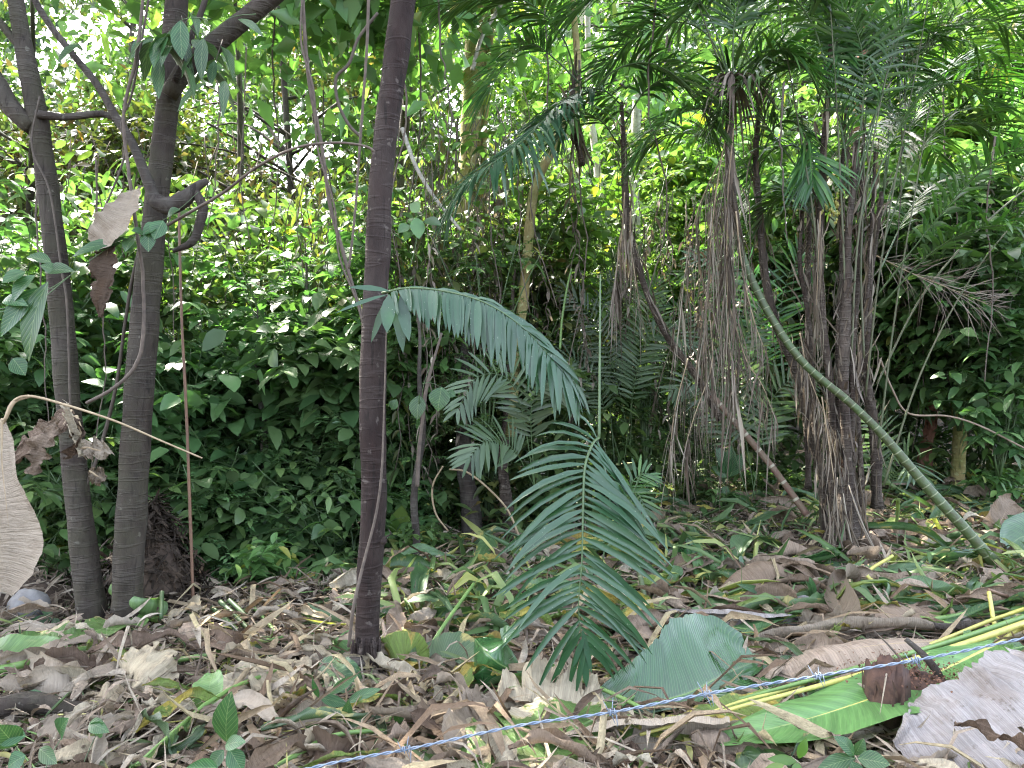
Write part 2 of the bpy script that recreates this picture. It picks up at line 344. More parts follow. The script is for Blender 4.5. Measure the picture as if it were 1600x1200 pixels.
M['ban_yellow'] = drymat('banana_leaf_yellowing', [(0, (.22, .13, .05)), (.4, (.42, .34, .07)), (1, (.55, .50, .12))], 90, .3, .25, 4, green=((.16, .24, .05, 1), .52, 6.5, .1), rough=.45, spot=.35)
M['ban_green'] = leafmat('banana_leaf_green', gr((.03, .105, .028), (.05, .15, .04)), .2, .2, veins=.4, nv=64, slant=.25, spec=.9, objvar=.12)
M['ban_light'] = leafmat('banana_leaf_light_green', gr((.13, .26, .07), (.18, .32, .10)), .25, .35, veins=.35, nv=75, slant=.2, objvar=.08, blemish=((.48, .40, .22, 1), .72, 6.0, .1))
M['ban_shadegreen'] = leafmat('banana_leaf_dull_green', gr((.045, .11, .04), (.09, .17, .06)), .22, .42, veins=.4, nv=60, slant=.2, blemish=((.36, .30, .09, 1), .66, 6.0, .25))
M['rib_green'] = plain('midrib_green', (.14, .24, .06, 1), (.09, .17, .04, 1), .45)
M['rib_yellow'] = plain('midrib_yellow', (.48, .42, .11, 1), (.28, .30, .07, 1), .45)
M['rib_dry'] = plain('midrib_dry', (.36, .28, .17, 1), (.2, .14, .08, 1), .7)
M['stem_green'] = plain('stem_green', (.07, .12, .04, 1), (.04, .07, .025, 1), .5)
M['stem_dark'] = plain('stem_dark', (.04, .03, .022, 1), (.09, .07, .05, 1), .8)
M['twig'] = plain('twig_brown', (.16, .11, .075, 1), (.30, .23, .17, 1), .8, 9)
M['twig_litter'] = plain('twig_litter_mixed', (.11, .075, .05, 1), (.34, .27, .2, 1), .8, 2.5)
M['twig_red'] = plain('twig_red_brown', (.18, .10, .055, 1), (.11, .06, .04, 1), .6, 9)
M['vine'] = plain('vine_bark', (.13, .10, .075, 1), (.06, .045, .035, 1), .85, 25)
M['bark_center'] = barkmat('bark_reddish', (.012, .007, .006, 1), (.03, .017, .014, 1), (.12, .10, .085, 1), 4, .12, .64, bump=.5)
M['bark_left'] = barkmat('bark_grey_brown', (.018, .013, .010, 1), (.05, .037, .028, 1), (.15, .14, .11, 1), 6, .25, .68, moss=(.05, .046, .028, 1), bump=.6)
M['bark_dark'] = barkmat('bark_dark', (.02, .015, .012, 1), (.055, .042, .033, 1), (.2, .19, .16, 1), 10, .3, .7)
M['bark_pale'] = barkmat('bark_pale', (.26, .23, .19, 1), (.48, .45, .38, 1), (.6, .6, .5, 1), 5, .3, .6)
M['bark_yellow'] = barkmat('bark_yellow_lichen', (.20, .15, .06, 1), (.36, .29, .12, 1), (.4, .42, .22, 1), 3, .2, .6, moss=(.16, .18, .05, 1))
M['bark_red'] = barkmat('bark_red', (.14, .055, .035, 1), (.24, .11, .07, 1), (.3, .2, .15, 1), 5, .3, .66)
M['bark_palm'] = barkmat('palm_trunk_fibre', (.022, .015, .011, 1), (.08, .056, .042, 1), (.22, .19, .15, 1), 5, .4, .64, bump=1.0)
M['cane'] = canemat('cane_green', (.05, .085, .024, 1), (.19, .20, .11, 1), .075, .08, .5)
M['cane_brown'] = canemat('cane_brown', (.13, .10, .06, 1), (.36, .33, .24, 1), .16, .1, .7)
M['rock'] = plain('stone_grey', (.10, .095, .09, 1), (.2, .19, .18, 1), .8, 12)
M['rot'] = plain('rotten_wood', (.035, .02, .015, 1), (.10, .052, .034, 1), .95, 30)
M['petiole'] = plain('petiole_olive', (.06, .085, .035, 1), (.10, .09, .05, 1), .6)
M['mould'] = plain('leaf_mould', (.03, .02, .014, 1), (.09, .062, .042, 1), .95, 25)
M['rot_orange'] = plain('rotten_wood_crumb', (.17, .08, .045, 1), (.07, .035, .02, 1), .95, 40)
M['leaf_far'] = leafmat('leaf_far', [(0, (.018, .038, .014)), (.5, (.034, .065, .024)), (1, (.065, .10, .035))], .25, .5)
M['litter_tan'] = drymat('litter_tan_mixed', [(0, (.06, .035, .02)), (.3, (.20, .135, .085)), (.55, (.34, .26, .165)), (.8, (.45, .38, .22)), (1, (.22, .24, .07))], 12, .2, .15, 9)

# ================================================================== SETTING: ground
def ground():
    xs = np.r_[-160, -90, -50, -30, -20, np.arange(-14, 14.01, .09), 20, 30, 50, 90, 160]
    ys = np.r_[-60, -25, -8, -3, np.arange(-1, 15, .09), np.arange(15, 30, .6), 34, 42, 60, 90, 140, 220]
    X, Y = np.meshgrid(xs, ys); Z = gz(X, Y)
    near = (np.abs(X) < 14) & (Y > 0) & (Y < 15)
    Z = Z + np.where(near, .018 * fbm(X, Y, 9, 2) + .01 * fbm(X, Y, 21, 5), 0)
    g = G(); g.add(np.stack([X, Y, Z], -1), grid_faces(len(ys), len(xs)), np.stack([X, Y], -1))
    k = NT('forest_soil'); tc = k.n('TexCoord'); ob = tc.outputs['Object']
    n1 = k.noise(ob, 1.6, 6, .7); n2 = k.noise(ob, 28, 6, .75); vo = k.n('TexVoronoi'); vo.inputs['Scale'].default_value = 16; k.l(ob, vo.inputs['Vector'])
    c = k.ramp(n1, [(.3, (.030, .021, .014)), (.7, (.075, .052, .034))])
    c = k.mix(.6, c, k.ramp(n2, [(.35, (.015, .011, .008)), (.62, (.13, .095, .065))]))
    c = k.mix(.35, c, k.mix(1.0, c, vo.outputs['Color'], 'MULTIPLY'))
    b = k.n('BsdfPrincipled'); b.inputs['Roughness'].default_value = .95; k.l(c, b.inputs['Base Color'])
    bp = k.n('Bump'); bp.inputs['Distance'].default_value = .03; k.l(k.math('ADD', n2, vo.outputs['Distance']), bp.inputs['Height']); k.l(bp.outputs[0], b.inputs['Normal'])
    k.l(b.outputs[0], k.out.inputs[0])
    o = link('ground', g.mesh('ground', k.m)); tag(o, kind='structure')
ground()

# ================================================================== TREES with shaped trunks
def path_px(pts, n, d=None):
    return crom([P(*(p if len(p) == 3 else (p[0], p[1], d))) for p in pts], n)
def trunk(name, px, widths, d, mat, t, n=70, k=20, rough=.07, seed=1.0, wob=.5, bury=.25, sub=None):
    """px: list of (px,py[,depth]) from base to top, widths in photo pixels at the same points"""
    pts = path_px(px, n, d); D = pts[:, 1]
    ctrl = crom([(i, w, 0) for i, w in enumerate(widths)], n)
    rad = np.interp(np.linspace(0, 1, n), np.linspace(0, 1, len(widths)), widths) / 2 / F * D
    s = np.linspace(0, 1, n); rad = rad * (1 + .02 * np.sin(s * 91 + seed) + .015 * np.sin(s * 37 + seed * 2))
    pts[:, 0] += wob * .006 * np.sin(s * 17 + seed)
    if bury:
        pts = np.vstack([pts[0] + (pts[0] - pts[2]) / np.linalg.norm(pts[0] - pts[2]) * bury, pts]); rad = np.r_[rad[0] * 1.25, rad]
    g = G(); tube(g, pts, rad, k, rough, seed)
    return part(name, g, M[mat], t, sub)

def leaves_at(g, C, rad, n, L, W, prof=LEAF_S, seed=0, flat=.75, droop=(.1, .5), upb=.9):
    r = np.random.default_rng(seed)
    C = np.atleast_2d(C); idx = r.integers(0, len(C), n)
    off = r.normal(size=(n, 3)) * np.array([1, 1, flat]) * .5
    B = C[idx] + off * np.broadcast_to(np.asarray(rad, float), (len(C),))[idx][:, None]
    D = r.normal(size=(n, 3)) * np.array([1, 1, .45]) + [0, 0, -.25]
    U = r.normal(size=(n, 3)) * .6 + [0, 0, upb]
    blades(g, B, D, r.uniform(L[0], L[1], n), r.uniform(W[0], W[1], n), prof, r.uniform(*droop, n), r.uniform(.1, .5, n), U)

def sprig(g, gs, pts, n, L, W, seed, prof=LEAF, rad=.003, droop=(.1, .5), updir=None, spread=1.0):
    """leaves alternate along a twig path"""
    r = np.random.default_rng(seed); pts = np.asarray(pts, float); T = tang(pts); m = len(pts)
    t = np.linspace(.15, 1, n) * (m - 1); i = np.clip(t.astype(int), 0, m - 2); fr = (t - i)[:, None]
    B = pts[i] * (1 - fr) + pts[i + 1] * fr; TT = T[i]
    sd = nrm(np.cross(TT, [0, 0, 1]) + 1e-5); sg = np.where(np.arange(n) % 2, 1., -1.)[:, None]
    D = TT * .5 + sd * sg * spread + r.normal(size=(n, 3)) * .3
    U = np.array([0, 0, 1.]) + r.normal(size=(n, 3)) * .35
    blades(g, B, D, r.uniform(.75, 1.15, n) * L, r.uniform(.8, 1.15, n) * W, prof, r.uniform(*droop, n), r.uniform(.05, .4, n), U)
    if gs is not None: tube(gs, pts, np.linspace(rad, rad * .4, m), 5)

# left slim tree
t = thing('forest_tree', GX(142, 4.55), 'slim grey brown tree at the left with a side branch leaving the frame', 'tree')
trunk('trunk', [(142, 948), (120, 760), (104, 600), (92, 450), (78, 320), (62, 200), (42, 100), (24, 0), (0, -160), (-40, -420)], [44, 37, 35, 35, 31, 31, 24, 21, 19, 14], 4.6, 'bark_left', t, seed=2.0)
trunk('branch', [(52, 200), (22, 172), (-4, 135), (-60, 40), (-120, -120)], [26, 32, 27, 24, 20], 4.58, 'bark_left', t, n=30, seed=3.1, bury=0)
trunk('branch', [(36, 80), (14, 52), (-10, 25), (-60, -30)], [12, 12, 11, 9], 4.6, 'bark_left', t, n=16, k=12, seed=1.1, bury=0)
trunk('branch', [(58, 178), (100, 183), (160, 178), (186, 190)], [14, 11, 11, 9], 4.55, 'bark_dark', t, n=24, k=12, seed=4.1, bury=0)
# second tree with thick fork, dark curved branch, stub and hooked branch
t = thing('forest_tree', GX(200, 4.5), 'brown ringed tree standing second from the left with a thick fork high up', 'tree')
trunk('trunk', [(200, 938), (206, 780), (216, 620), (231, 460), (243, 330), (257, 200), (268, 110), (277, 0), (286, -150), (300, -420)], [46, 45, 43, 42, 35, 34, 34, 29, 27, 22], 4.55, 'bark_left', t, seed=5.0)
trunk('branch', [(264, 150), (290, 108), (330, 72), (380, 32), (425, -4), (520, -80), (620, -220)], [26, 31, 28, 27, 25, 22, 16], 4.45, 'bark_left', t, n=40, seed=6.0, bury=0)
trunk('branch', [(272, 128), (290, 85), (305, 40), (322, -5), (350, -120)], [11, 10, 9, 9, 7], 4.35, 'bark_dark', t, n=20, k=10, seed=7.0, bury=0)
trunk('branch', [(243, 318), (232, 285), (208, 225), (180, 182), (150, 130), (112, 82), (78, 40), (50, -8), (20, -90)], [20, 15, 13, 12, 11, 10, 10, 9, 8], 4.38, 'bark_dark', t, n=44, k=12, seed=8.0, bury=0)
trunk('branch', [(240, 312), (262, 322), (286, 312), (305, 294), (324, 282)], [24, 28, 26, 18, 9], 4.36, 'bark_dark', t, n=20, k=14, seed=9.0, bury=0)
trunk('branch', [(304, 296), (316, 322), (312, 352), (298, 380), (270, 392)], [13, 15, 14, 12, 6], 4.36, 'bark_dark', t, n=24, k=12, seed=9.5, bury=0)
g = G(); gs = G(); rr = random.Random(5)
for i in range(6):
    bx, by = rr.uniform(225, 350), rr.uniform(10, 70)
    p = crom([P(bx, by, 4.3), P(bx + rr.uniform(-25, 25), by + rr.uniform(10, 40), 4.2), P(bx + rr.uniform(-50, 50), by + rr.uniform(30, 80), 4.15)], 8)
    sprig(g, gs, p, 4, .19, .036, i, droop=(.5, 1.0))
part('leaves', g, M['leaf_near'], t); part('twigs', gs, M['stem_dark'], t)
# centre tree
t = thing('forest_tree', GX(574, 3.75), 'dark reddish brown tree standing alone in the centre foreground', 'tree')
trunk('trunk', [(574, 1035), (577, 900), (583, 780), (582, 640), (586, 500), (591, 400), (593, 300), (603, 200), (620, 80), (631, 0), (650, -150), (690, -420)],
      [37, 38, 40, 41, 39, 38, 37, 38, 40, 40, 38, 34], 3.72, 'bark_center', t, n=110, k=24, seed=11.0, rough=.05)
g = G(); tube(g, path_px([(598, 850), (603, 839), (611, 834), (606, 826)], 8, 3.66), [.012, .016, .012, .004, .003, .003, .002, .001], 8); part('branch_stub', g, M['bark_center'], t)
g = G()
for i in range(16):
    x0 = 552 + i * 2.8; tube(g, path_px([(x0, 1000 + 5 * math.sin(i * 2)), (x0 + rr.uniform(-3, 3), 1030), (x0 + rr.uniform(-12, 14), 1058)], 6, 3.66 + .02 * math.sin(i)), [.004, .007, .008, .008, .006, .003], 5)
part('root_flakes', g, M['bark_center'], t)

# openings through the crowns where the sun comes down
SD = np.array(sdir)
SUNSPOTS = [(P(*a), b) for a, b in (((1060, 860, 7.2), .38), ((700, 880, 6.2), .3), ((1180, 900, 6.1), .3), ((900, 850, 7.4), .35), ((480, 960, 4.9), .22), ((1450, 810, 7.5), .4), ((560, 300, 9.5), 1.2), ((300, 560, 8), .9), ((100, 560, 7.6), .7), ((430, 400, 9), 1.5), ((430, 360, 8.4), 1.3), ((350, 470, 8.5), 1.2), ((300, 400, 8.2), 1.0), ((440, 560, 7.6), .8), ((500, 480, 8.5), .9), ((120, 400, 8.6), 1.0), ((620, 430, 8.8), .9), ((30, 480, 7.6), .7), ((330, 620, 8.0), .7), ((470, 620, 8), .7), ((760, 480, 8.6), .8), ((1380, 330, 9.6), .8), ((990, 420, 9.6), .8), ((700, 200, 10.5), 1.7), ((680, 330, 10), 1.2), ((1060, 330, 11), 1.5), ((640, 100, 12), 1.2), ((480, 330, 12), 1.2),
            ((780, 370, 9), .9), ((1500, 60, 7.5), 1.2), ((180, 280, 8.6), .9), ((60, 330, 8), .6), ((1500, 270, 9.4), 1.1), ((1460, 420, 9), .7),
            ((1560, 120, 12), 1.2), ((745, 150, 8.7), 1.3), ((740, 280, 8.7), 1.0), ((933, 250, 12), .8), ((1310, 180, 12), 1.0), ((1580, 440, 8.6), .6), ((560, 520, 8.5), .5), ((1240, 430, 9.5), .7), ((1250, 60, 12), 1.2), ((200, 430, 9), .7), ((900, 330, 9.6), .8))]
def sunlane(c):
    for p, r in SUNSPOTS:
        v = c - p; a = v @ SD
        if a > .8 and np.linalg.norm(v - a * SD) < r + .4: return True
    return False
# tall forest trees behind: trunk, limbs and a crown of many leaf clumps
def forest_tree(name, base, H, lean, r0, crownR, zr, nclump, nleaf, L, W, bark, leaf, seed, label, bend=.4, clumpR=1.0, cat='tree', group='tall trees of the forest behind', skip=None, trunkpts=None):
    r = np.random.default_rng(seed); base = np.array(base, float)
    t = thing(name, base, label, cat, group)
    if trunkpts is None:
        s = np.linspace(0, 1, 5)
        tp = np.stack([base[0] + lean[0] * s + bend * np.sin(s * 3 + seed), base[1] + lean[1] * s, base[2] - .3 + (H + .3) * s], -1)
    else: tp = np.array(trunkpts)
    tp = crom(tp, 40); g = G(); tube(g, tp, np.linspace(r0, r0 * .25, 40) * (1 + .5 * np.exp(-np.linspace(0, 14, 40))), 12, .12, seed)
    top = tp[-1]; C = []
    for i in range(nclump):
        th = r.uniform(0, 6.283); z = r.uniform(zr[0], zr[1]); q = np.sin(np.pi * np.clip((z - zr[0]) / (zr[1] - zr[0]) * .8 + .15, 0, 1)) ** .6
        rr_ = crownR * q * r.uniform(.35, 1) ** .5
        c = np.array([top[0] + rr_ * np.cos(th), top[1] + rr_ * np.sin(th), base[2] + z])
        if (skip is not None and skip(c)) or sunlane(c): continue
        C.append(c)
        j = np.argmin(np.abs(tp[:, 2] - (c[2] - .35 * rr_))); a = tp[min(j, 38)]
        if i % 2 == 0:
            tube(g, crom([a, (a + c) / 2 + [0, 0, .25 * rr_ * .5] + r.normal(size=3) * .15, c], 8), np.linspace(r0 * .28, .008, 8), 5)
    C = np.array(C)
    part('trunk', g, M[bark], t)
    g = G(); leaves_at(g, C, clumpR, nleaf, L, W, seed=seed)
    part('crown', g, M[leaf], t)
    return t

def gap(c):
    """the openings in the forest to the sky at the upper left"""
    px = 800 + c[0] / c[1] * F; py = 600 - (c[2] - CZ) / c[1] * F
    if c[1] < 10.5 and 700 < px < 790 and py < 360: return True        # the yellow trunk shows here
    for (x, y, rx, ry) in ((120, 60, 75, 70), (480, 235, 85, 85), (290, 140, 50, 50), (45, 110, 40, 60), (700, 190, 35, 75), (180, 20, 50, 30)):
        if ((px - x) / rx) ** 2 + ((py - y) / ry) ** 2 < 1.15: return True
    return False
specs = [  # px, d, H, r0, crownR, z-range, clumps, leaves, bark, leaf, label
    (60, 11, 10, .09, 3.0, (4.2, 9), 46, 6500, 'bark_dark', 'leaf_brown', 'thin tree with bronze leaves behind the slim tree at the left edge'),
    (330, 12, 11, .10, 3.0, (4.6, 10), 50, 8000, 'bark_dark', 'leaf_brown', 'bronze leaved tree behind the fork of the ringed tree'),
    (430, 15, 14, .12, 3.6, (7, 13), 50, 9000, 'bark_dark', 'leaf_mid', 'small leaved tree against the bright sky left of the dark centre trunk'),
    (560, 13, 12, .10, 3.0, (5.5, 11.5), 48, 8500, 'bark_dark', 'leaf_olive', 'airy tree directly behind the upper part of the dark centre trunk'),
    (700, 16, 14, .12, 3.4, (6, 13), 50, 8500, 'bark_dark', 'leaf_lime', 'sunlit lime green tree just right of the dark centre trunk'),
    (870, 17, 15, .14, 4.0, (5, 14), 60, 10000, 'bark_pale', 'leaf_mid', 'tree filling the gap between yellow trunk and palm clump'),
    (1040, 15, 13, .12, 3.4, (4.5, 12), 56, 9000, 'bark_dark', 'leaf_lime', 'lime green tree showing behind the hanging dead fronds'),
    (1250, 18, 16, .16, 4.2, (5, 15), 60, 10000, 'bark_dark', 'leaf_mid', 'broad tree behind the upright palm stems'),
    (1480, 16, 14, .14, 4.2, (5.5, 13), 64, 12000, 'bark_dark', 'leaf_mid', 'fine leaved tree high on the right slope'),
    (1700, 14, 13, .14, 3.8, (4, 12), 50, 9000, 'bark_dark', 'leaf_dark', 'dark green tree reaching in at the right edge'),
    (-120, 13, 12, .14, 3.6, (3, 11), 50, 9000, 'bark_dark', 'leaf_mid', 'green tree reaching in at the left edge'),
    (200, 18, 16, .16, 4.0, (6.5, 15), 44, 8000, 'bark_dark', 'leaf_olive', 'tall tree in the distance between the two left trunks'),
]
for i, (px, d, H, r0, cr, zr, nc, nl, bk, lf, lb) in enumerate(specs):
    b = GX(px, d)
    forest_tree('forest_tree', b, H, (random.uniform(-.8, .8), random.uniform(-.5, .5)), r0, cr, zr, int(nc * 1.25), int(nl * 1.15), (.12, .23), (.03, .055), bk, lf, 30 + i, lb, skip=gap, clumpR=.95)

# canopy trees added so their unseen crowns keep the sun off the clearing
for i, (x, y, H, cr, lb) in enumerate(((-5.5, 8.5, 12, 3.6, 'tall tree added for shade and rising out of the frame behind the two left trunks'),
                                       (-1.4, 10.2, 12.0, 3.2, 'tall tree added for shade and rising out of the frame in the hollow left of the big hanging frond'),
                                       (-8.5, 6.5, 11.5, 3.4, 'tall tree added for shade and rising out of the frame beyond the left edge'))):
    forest_tree('forest_tree', (x, y, float(gz(x, y))), H, (.3, -1.2), .11, cr, (6.6, H + .6), 80, 13000, (.18, .3), (.05, .085), 'bark_dark', 'leaf_mid', 60 + i, lb, clumpR=1.2, skip=gap)

# distant forest: reads as one mass
g = G(); r = np.random.default_rng(99)
def fill(nc, y0, y1, hmax):
    C = []
    while len(C) < nc:
        y = r.uniform(y0, y1); x = r.uniform(-.95, .95) * y; z = r.uniform(-3, hmax * y + 3)
        c = np.array([x, y, z])
        if gap(c): continue
        if x / y < -.02 and z > .40 * y and r.random() < .15: continue
        C.append(c)
    return np.array(C)
leaves_at(g, fill(1500, 19, 27, .52), 1.6, 70000, (.22, .4), (.06, .11), seed=5)
leaves_at(g, fill(1300, 30, 40, .50), 2.2, 60000, (.45, .75), (.14, .24), seed=6)
solo('distant_forest', g, M['leaf_far'], 'mass of distant forest foliage closing the view', 'forest', kind='stuff')

# named trunks seen through the leaves
def bg_trunk(label, px, w, d, mat, seed, ext=None):
    ext = seed not in (9, 10, 11, 12, 13, 14, 15)
    b = P(px[0][0], px[0][1], d); px = list(px); w = list(w)
    while ext and px[-1][1] > -120:                      # carry on upward, thinning
        px.append((px[-1][0] + 14 * math.sin(seed * 2.3 + len(px)), px[-1][1] - 150)); w.append(w[-1] * .7)
    t = thing('forest_tree', b, label, 'tree'); trunk('trunk', px, w, d, mat, t, n=50, k=14, rough=.14, seed=seed, wob=2)
    return t
t = bg_trunk('straight yellow lichen covered trunk between centre tree and palms', [(733, 560), (733, 360), (738, 200), (748, 60), (760, -60), (770, -300)], [42, 42, 40, 38, 34, 28], 8.7, 'bark_yellow', 1)
trunk('strangler_stem', [(752, 540), (758, 360), (757, 220), (766, 90), (775, -60)], [9, 9, 8, 8, 7], 8.6, 'bark_yellow', t, n=30, k=8, rough=.2, seed=4, bury=0)
bg_trunk('thin white sunlit trunk left of the hanging dead frond', [(945, 640), (938, 360), (934, 270), (926, 190), (918, 60), (915, -100)], [12, 12, 12, 11, 9, 8], 12, 'bark_pale', 2)
bg_trunk('mottled pale trunk behind the hanging dead frond', [(1000, 640), (993, 420), (991, 300), (994, 220), (1000, 60), (1005, -100)], [17, 16, 16, 15, 13, 10], 10.5, 'bark_pale', 3)
bg_trunk('broad pale trunk behind the palm crowns', [(1300, 640), (1306, 400), (1312, 230), (1330, 80), (1345, -60)], [30, 30, 30, 28, 25], 12, 'bark_pale', 5)
bg_trunk('red barked trunk behind the palm stems', [(1322, 820), (1318, 640), (1325, 420), (1338, 230), (1352, 60), (1362, -80)], [18, 17, 17, 16, 15, 13], 9.0, 'bark_red', 6)
bg_trunk('white lichened trunk leaning at the upper right edge', [(1560, 330), (1572, 190), (1590, 70), (1612, -40), (1640, -160)], [15, 15, 15, 14, 12], 13, 'bark_pale', 7)
bg_trunk('mossy trunk beside the leaning white one at the upper right', [(1565, 300), (1573, 170), (1580, 90), (1592, 0), (1600, -120)], [14, 14, 13, 13, 12], 13.6, 'bark_yellow', 8)
bg_trunk('crooked grey green trunk in the dark right hollow', [(1496, 800), (1500, 690), (1494, 620), (1503, 575), (1515, 520), (1520, 450), (1535, 380), (1545, 280)], [24, 20, 20, 20, 18, 15, 12, 9], 8.6, 'bark_yellow', 9)
bg_trunk('dark slim trunk rooted in the hollow left of the centre tree', [(435, 935), (430, 850), (422, 770), (412, 690), (405, 600), (400, 480)], [15, 14, 13, 11, 7, 2], 6.9, 'bark_dark', 10)
bg_trunk('mossy vine wrapped trunk in the hollow left of the centre tree', [(492, 910), (494, 830), (487, 740), (490, 650), (480, 520), (476, 380)], [19, 17, 17, 12, 7, 2], 7.4, 'bark_dark', 11)
bg_trunk('stout dark stump like trunk right of the centre tree', [(738, 840), (732, 780), (726, 700), (724, 620), (728, 540), (735, 420)], [34, 27, 24, 18, 10, 3], 7.2, 'bark_dark', 12)
bg_trunk('grey brown thin trunk just right of the centre tree', [(650, 878), (648, 800), (654, 720), (660, 650), (655, 560), (650, 440)], [13, 11, 10, 8, 5, 2], 6.0, 'bark_dark', 13)
bg_trunk('brown root draped trunk left of the big hanging frond', [(792, 830), (790, 760), (785, 700), (796, 620), (800, 500), (806, 420)], [24, 17, 15, 12, 8, 3], 7.2, 'bark_palm', 14)
bg_trunk('dim brown trunk low in the right hollow', [(1455, 800), (1445, 740), (1450, 680), (1462, 600)], [30, 22, 18, 14], 9.0, 'bark_red', 15)
bg_trunk('tan stem leaning behind the dead fronds towards the left', [(800, 640), (815, 480), (822, 400), (836, 300), (868, 225), (880, 180), (900, 120)], [17, 17, 16, 15, 14, 13, 10], 7.2, 'bark_yellow', 16)

# ================================================================== UNDERSTOREY shrubs
def shrub(seed, H, Rr, nst, ntw, nl, L, W, leafm, stemm='stem_green', prof=LEAF, droop=(.15, .6), tw=(.3, .7), rad=.012, lo=.12):
    r = np.random.default_rng(seed); g = G(); gs = G()
    for i in range(nst):
        a = r.uniform(0, 6.283); q = r.uniform(.2, 1) * Rr; h = H * r.uniform(.6, 1)
        p = crom([(0, 0, -.15), (q * .25 * np.cos(a), q * .25 * np.sin(a), h * .45), (q * np.cos(a), q * np.sin(a), h)], 16)
        p[:, :2] += np.cumsum(r.normal(size=(16, 2)) * .02, axis=0)
        tube(gs, p, np.linspace(rad, rad * .3, 16), 6)
        for j in range(ntw):
            k = int(np.clip(r.uniform(lo, 1) * 15, 1, 15)); th = r.uniform(0, 6.283); l = r.uniform(*tw)
            e = p[k] + [l * np.cos(th), l * np.sin(th), l * r.uniform(-.2, .6)]
            q2 = crom([p[k], (p[k] + e) / 2 + [0, 0, .12 * l], e], 6)
            sprig(g, gs, q2, nl, L, W, int(r.integers(1e9)), prof, rad * .3, droop)
    return [('foliage', g.mesh('foliage', M[leafm])), ('stems', gs.mesh('stems', M[stemm]))]
def pinnate(seed, H, Rr, nst, nfr, nl, fl, L, W, leafm):
    """shrub of feathery compound leaves"""
    r = np.random.default_rng(seed); g = G(); gs = G()
    for i in range(nst):
        a = r.uniform(0, 6.283); q = r.uniform(.2, 1) * Rr; h = H * r.uniform(.6, 1)
        p = crom([(0, 0, -.15), (q * .25 * np.cos(a), q * .25 * np.sin(a), h * .5), (q * np.cos(a), q * np.sin(a), h)], 12)
        tube(gs, p, np.linspace(.012, .004, 12), 6)
        for j in range(nfr):
            k = int(r.uniform(.2, 1) * 11); th = r.uniform(0, 6.283); l = fl * r.uniform(.7, 1.1)
            e = p[k] + [l * np.cos(th), l * np.sin(th), l * r.uniform(-.35, .35)]
            q2 = crom([p[k], (p[k] + e) / 2 + [0, 0, .2 * l], e], 10)
            sprig(g, gs, q2, nl, L, W, int(r.integers(1e9)), LEAF_S, .003, (.05, .25), spread=1.6)
    return [('foliage', g.mesh('foliage', M[leafm])), ('stems', gs.mesh('stems', M['stem_green']))]
def curtain(seed, H, Rr, ns, nl, L, W, leafm):
    """vine tangle hanging from above"""
    r = np.random.default_rng(seed); g = G(); gs = G()
    for i in range(ns):
        x, y = r.normal(size=2) * Rr * .5; h = H * r.uniform(.5, 1); z1 = H
        z = np.linspace(z1, z1 - h, 14); p = np.stack([x + np.cumsum(r.normal(size=14) * .045), y + np.cumsum(r.normal(size=14) * .045), z], -1)
        tube(gs, p, .005, 5)
        sprig(g, None, p, nl, L, W, int(r.integers(1e9)), LEAF, .003, (.5, 1.1))
    return [('foliage', g.mesh('foliage', M[leafm])), ('stems', gs.mesh('stems', M['vine']))]
PR = {
    'big': shrub(1, 3.4, 1.3, 11, 20, 8, .185, .05, 'leaf_mid'),
    'big2': shrub(2, 3.0, 1.2, 10, 18, 7, .20, .055, 'leaf_blue'),
    'lime': shrub(3, 2.6, 1.1, 10, 19, 8, .18, .05, 'leaf_lime'),
    'small': shrub(4, 2.6, 1.1, 12, 22, 10, .105, .028, 'leaf_mid', tw=(.25, .5)),
    'olive': shrub(5, 2.8, 1.0, 9, 16, 8, .15, .038, 'leaf_olive'),
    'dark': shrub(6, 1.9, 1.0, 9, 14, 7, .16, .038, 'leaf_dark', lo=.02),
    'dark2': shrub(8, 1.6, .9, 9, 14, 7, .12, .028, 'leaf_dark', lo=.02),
    'feather': pinnate(9, 2.2, .9, 7, 15, 22, .5, .075, .016, 'leaf_blue'),
    'feather2': pinnate(10, 2.6, 1.0, 7, 14, 20, .45, .06, .014, 'leaf_mid'),
    'round': shrub(12, 2.2, 1.1, 9, 15, 6, .22, .075, 'leaf_blue', prof=[(0, .2), (.25, .95), (.55, 1.), (.82, .6), (1, .05)]),
    'vine': curtain(13, 3.4, .9, 16, 34, .10, .026, 'leaf_olive'),
    'vine2': curtain(14, 3.0, .8, 14, 30, .12, .032, 'leaf_mid'),
    'deadvine': curtain(17, 3.2, .8, 18, 26, .11, .018, 'frond_dead'),
    'low': shrub(15, .55, .35, 6, 5, 5, .12, .03, 'leaf_mid', rad=.005, tw=(.1, .2), lo=.2),
    'low2': shrub(16, .5, .3, 5, 4, 5, .15, .045, 'leaf_dark', rad=.005, tw=(.1, .2), lo=.2),
}
def place(kind, loc, rz, sc, name, label, cat, group):
    t = thing(name, loc, label, cat, group, rz, sc)
    for nm, me in PR[kind]: link(nm, me, t)
    return t
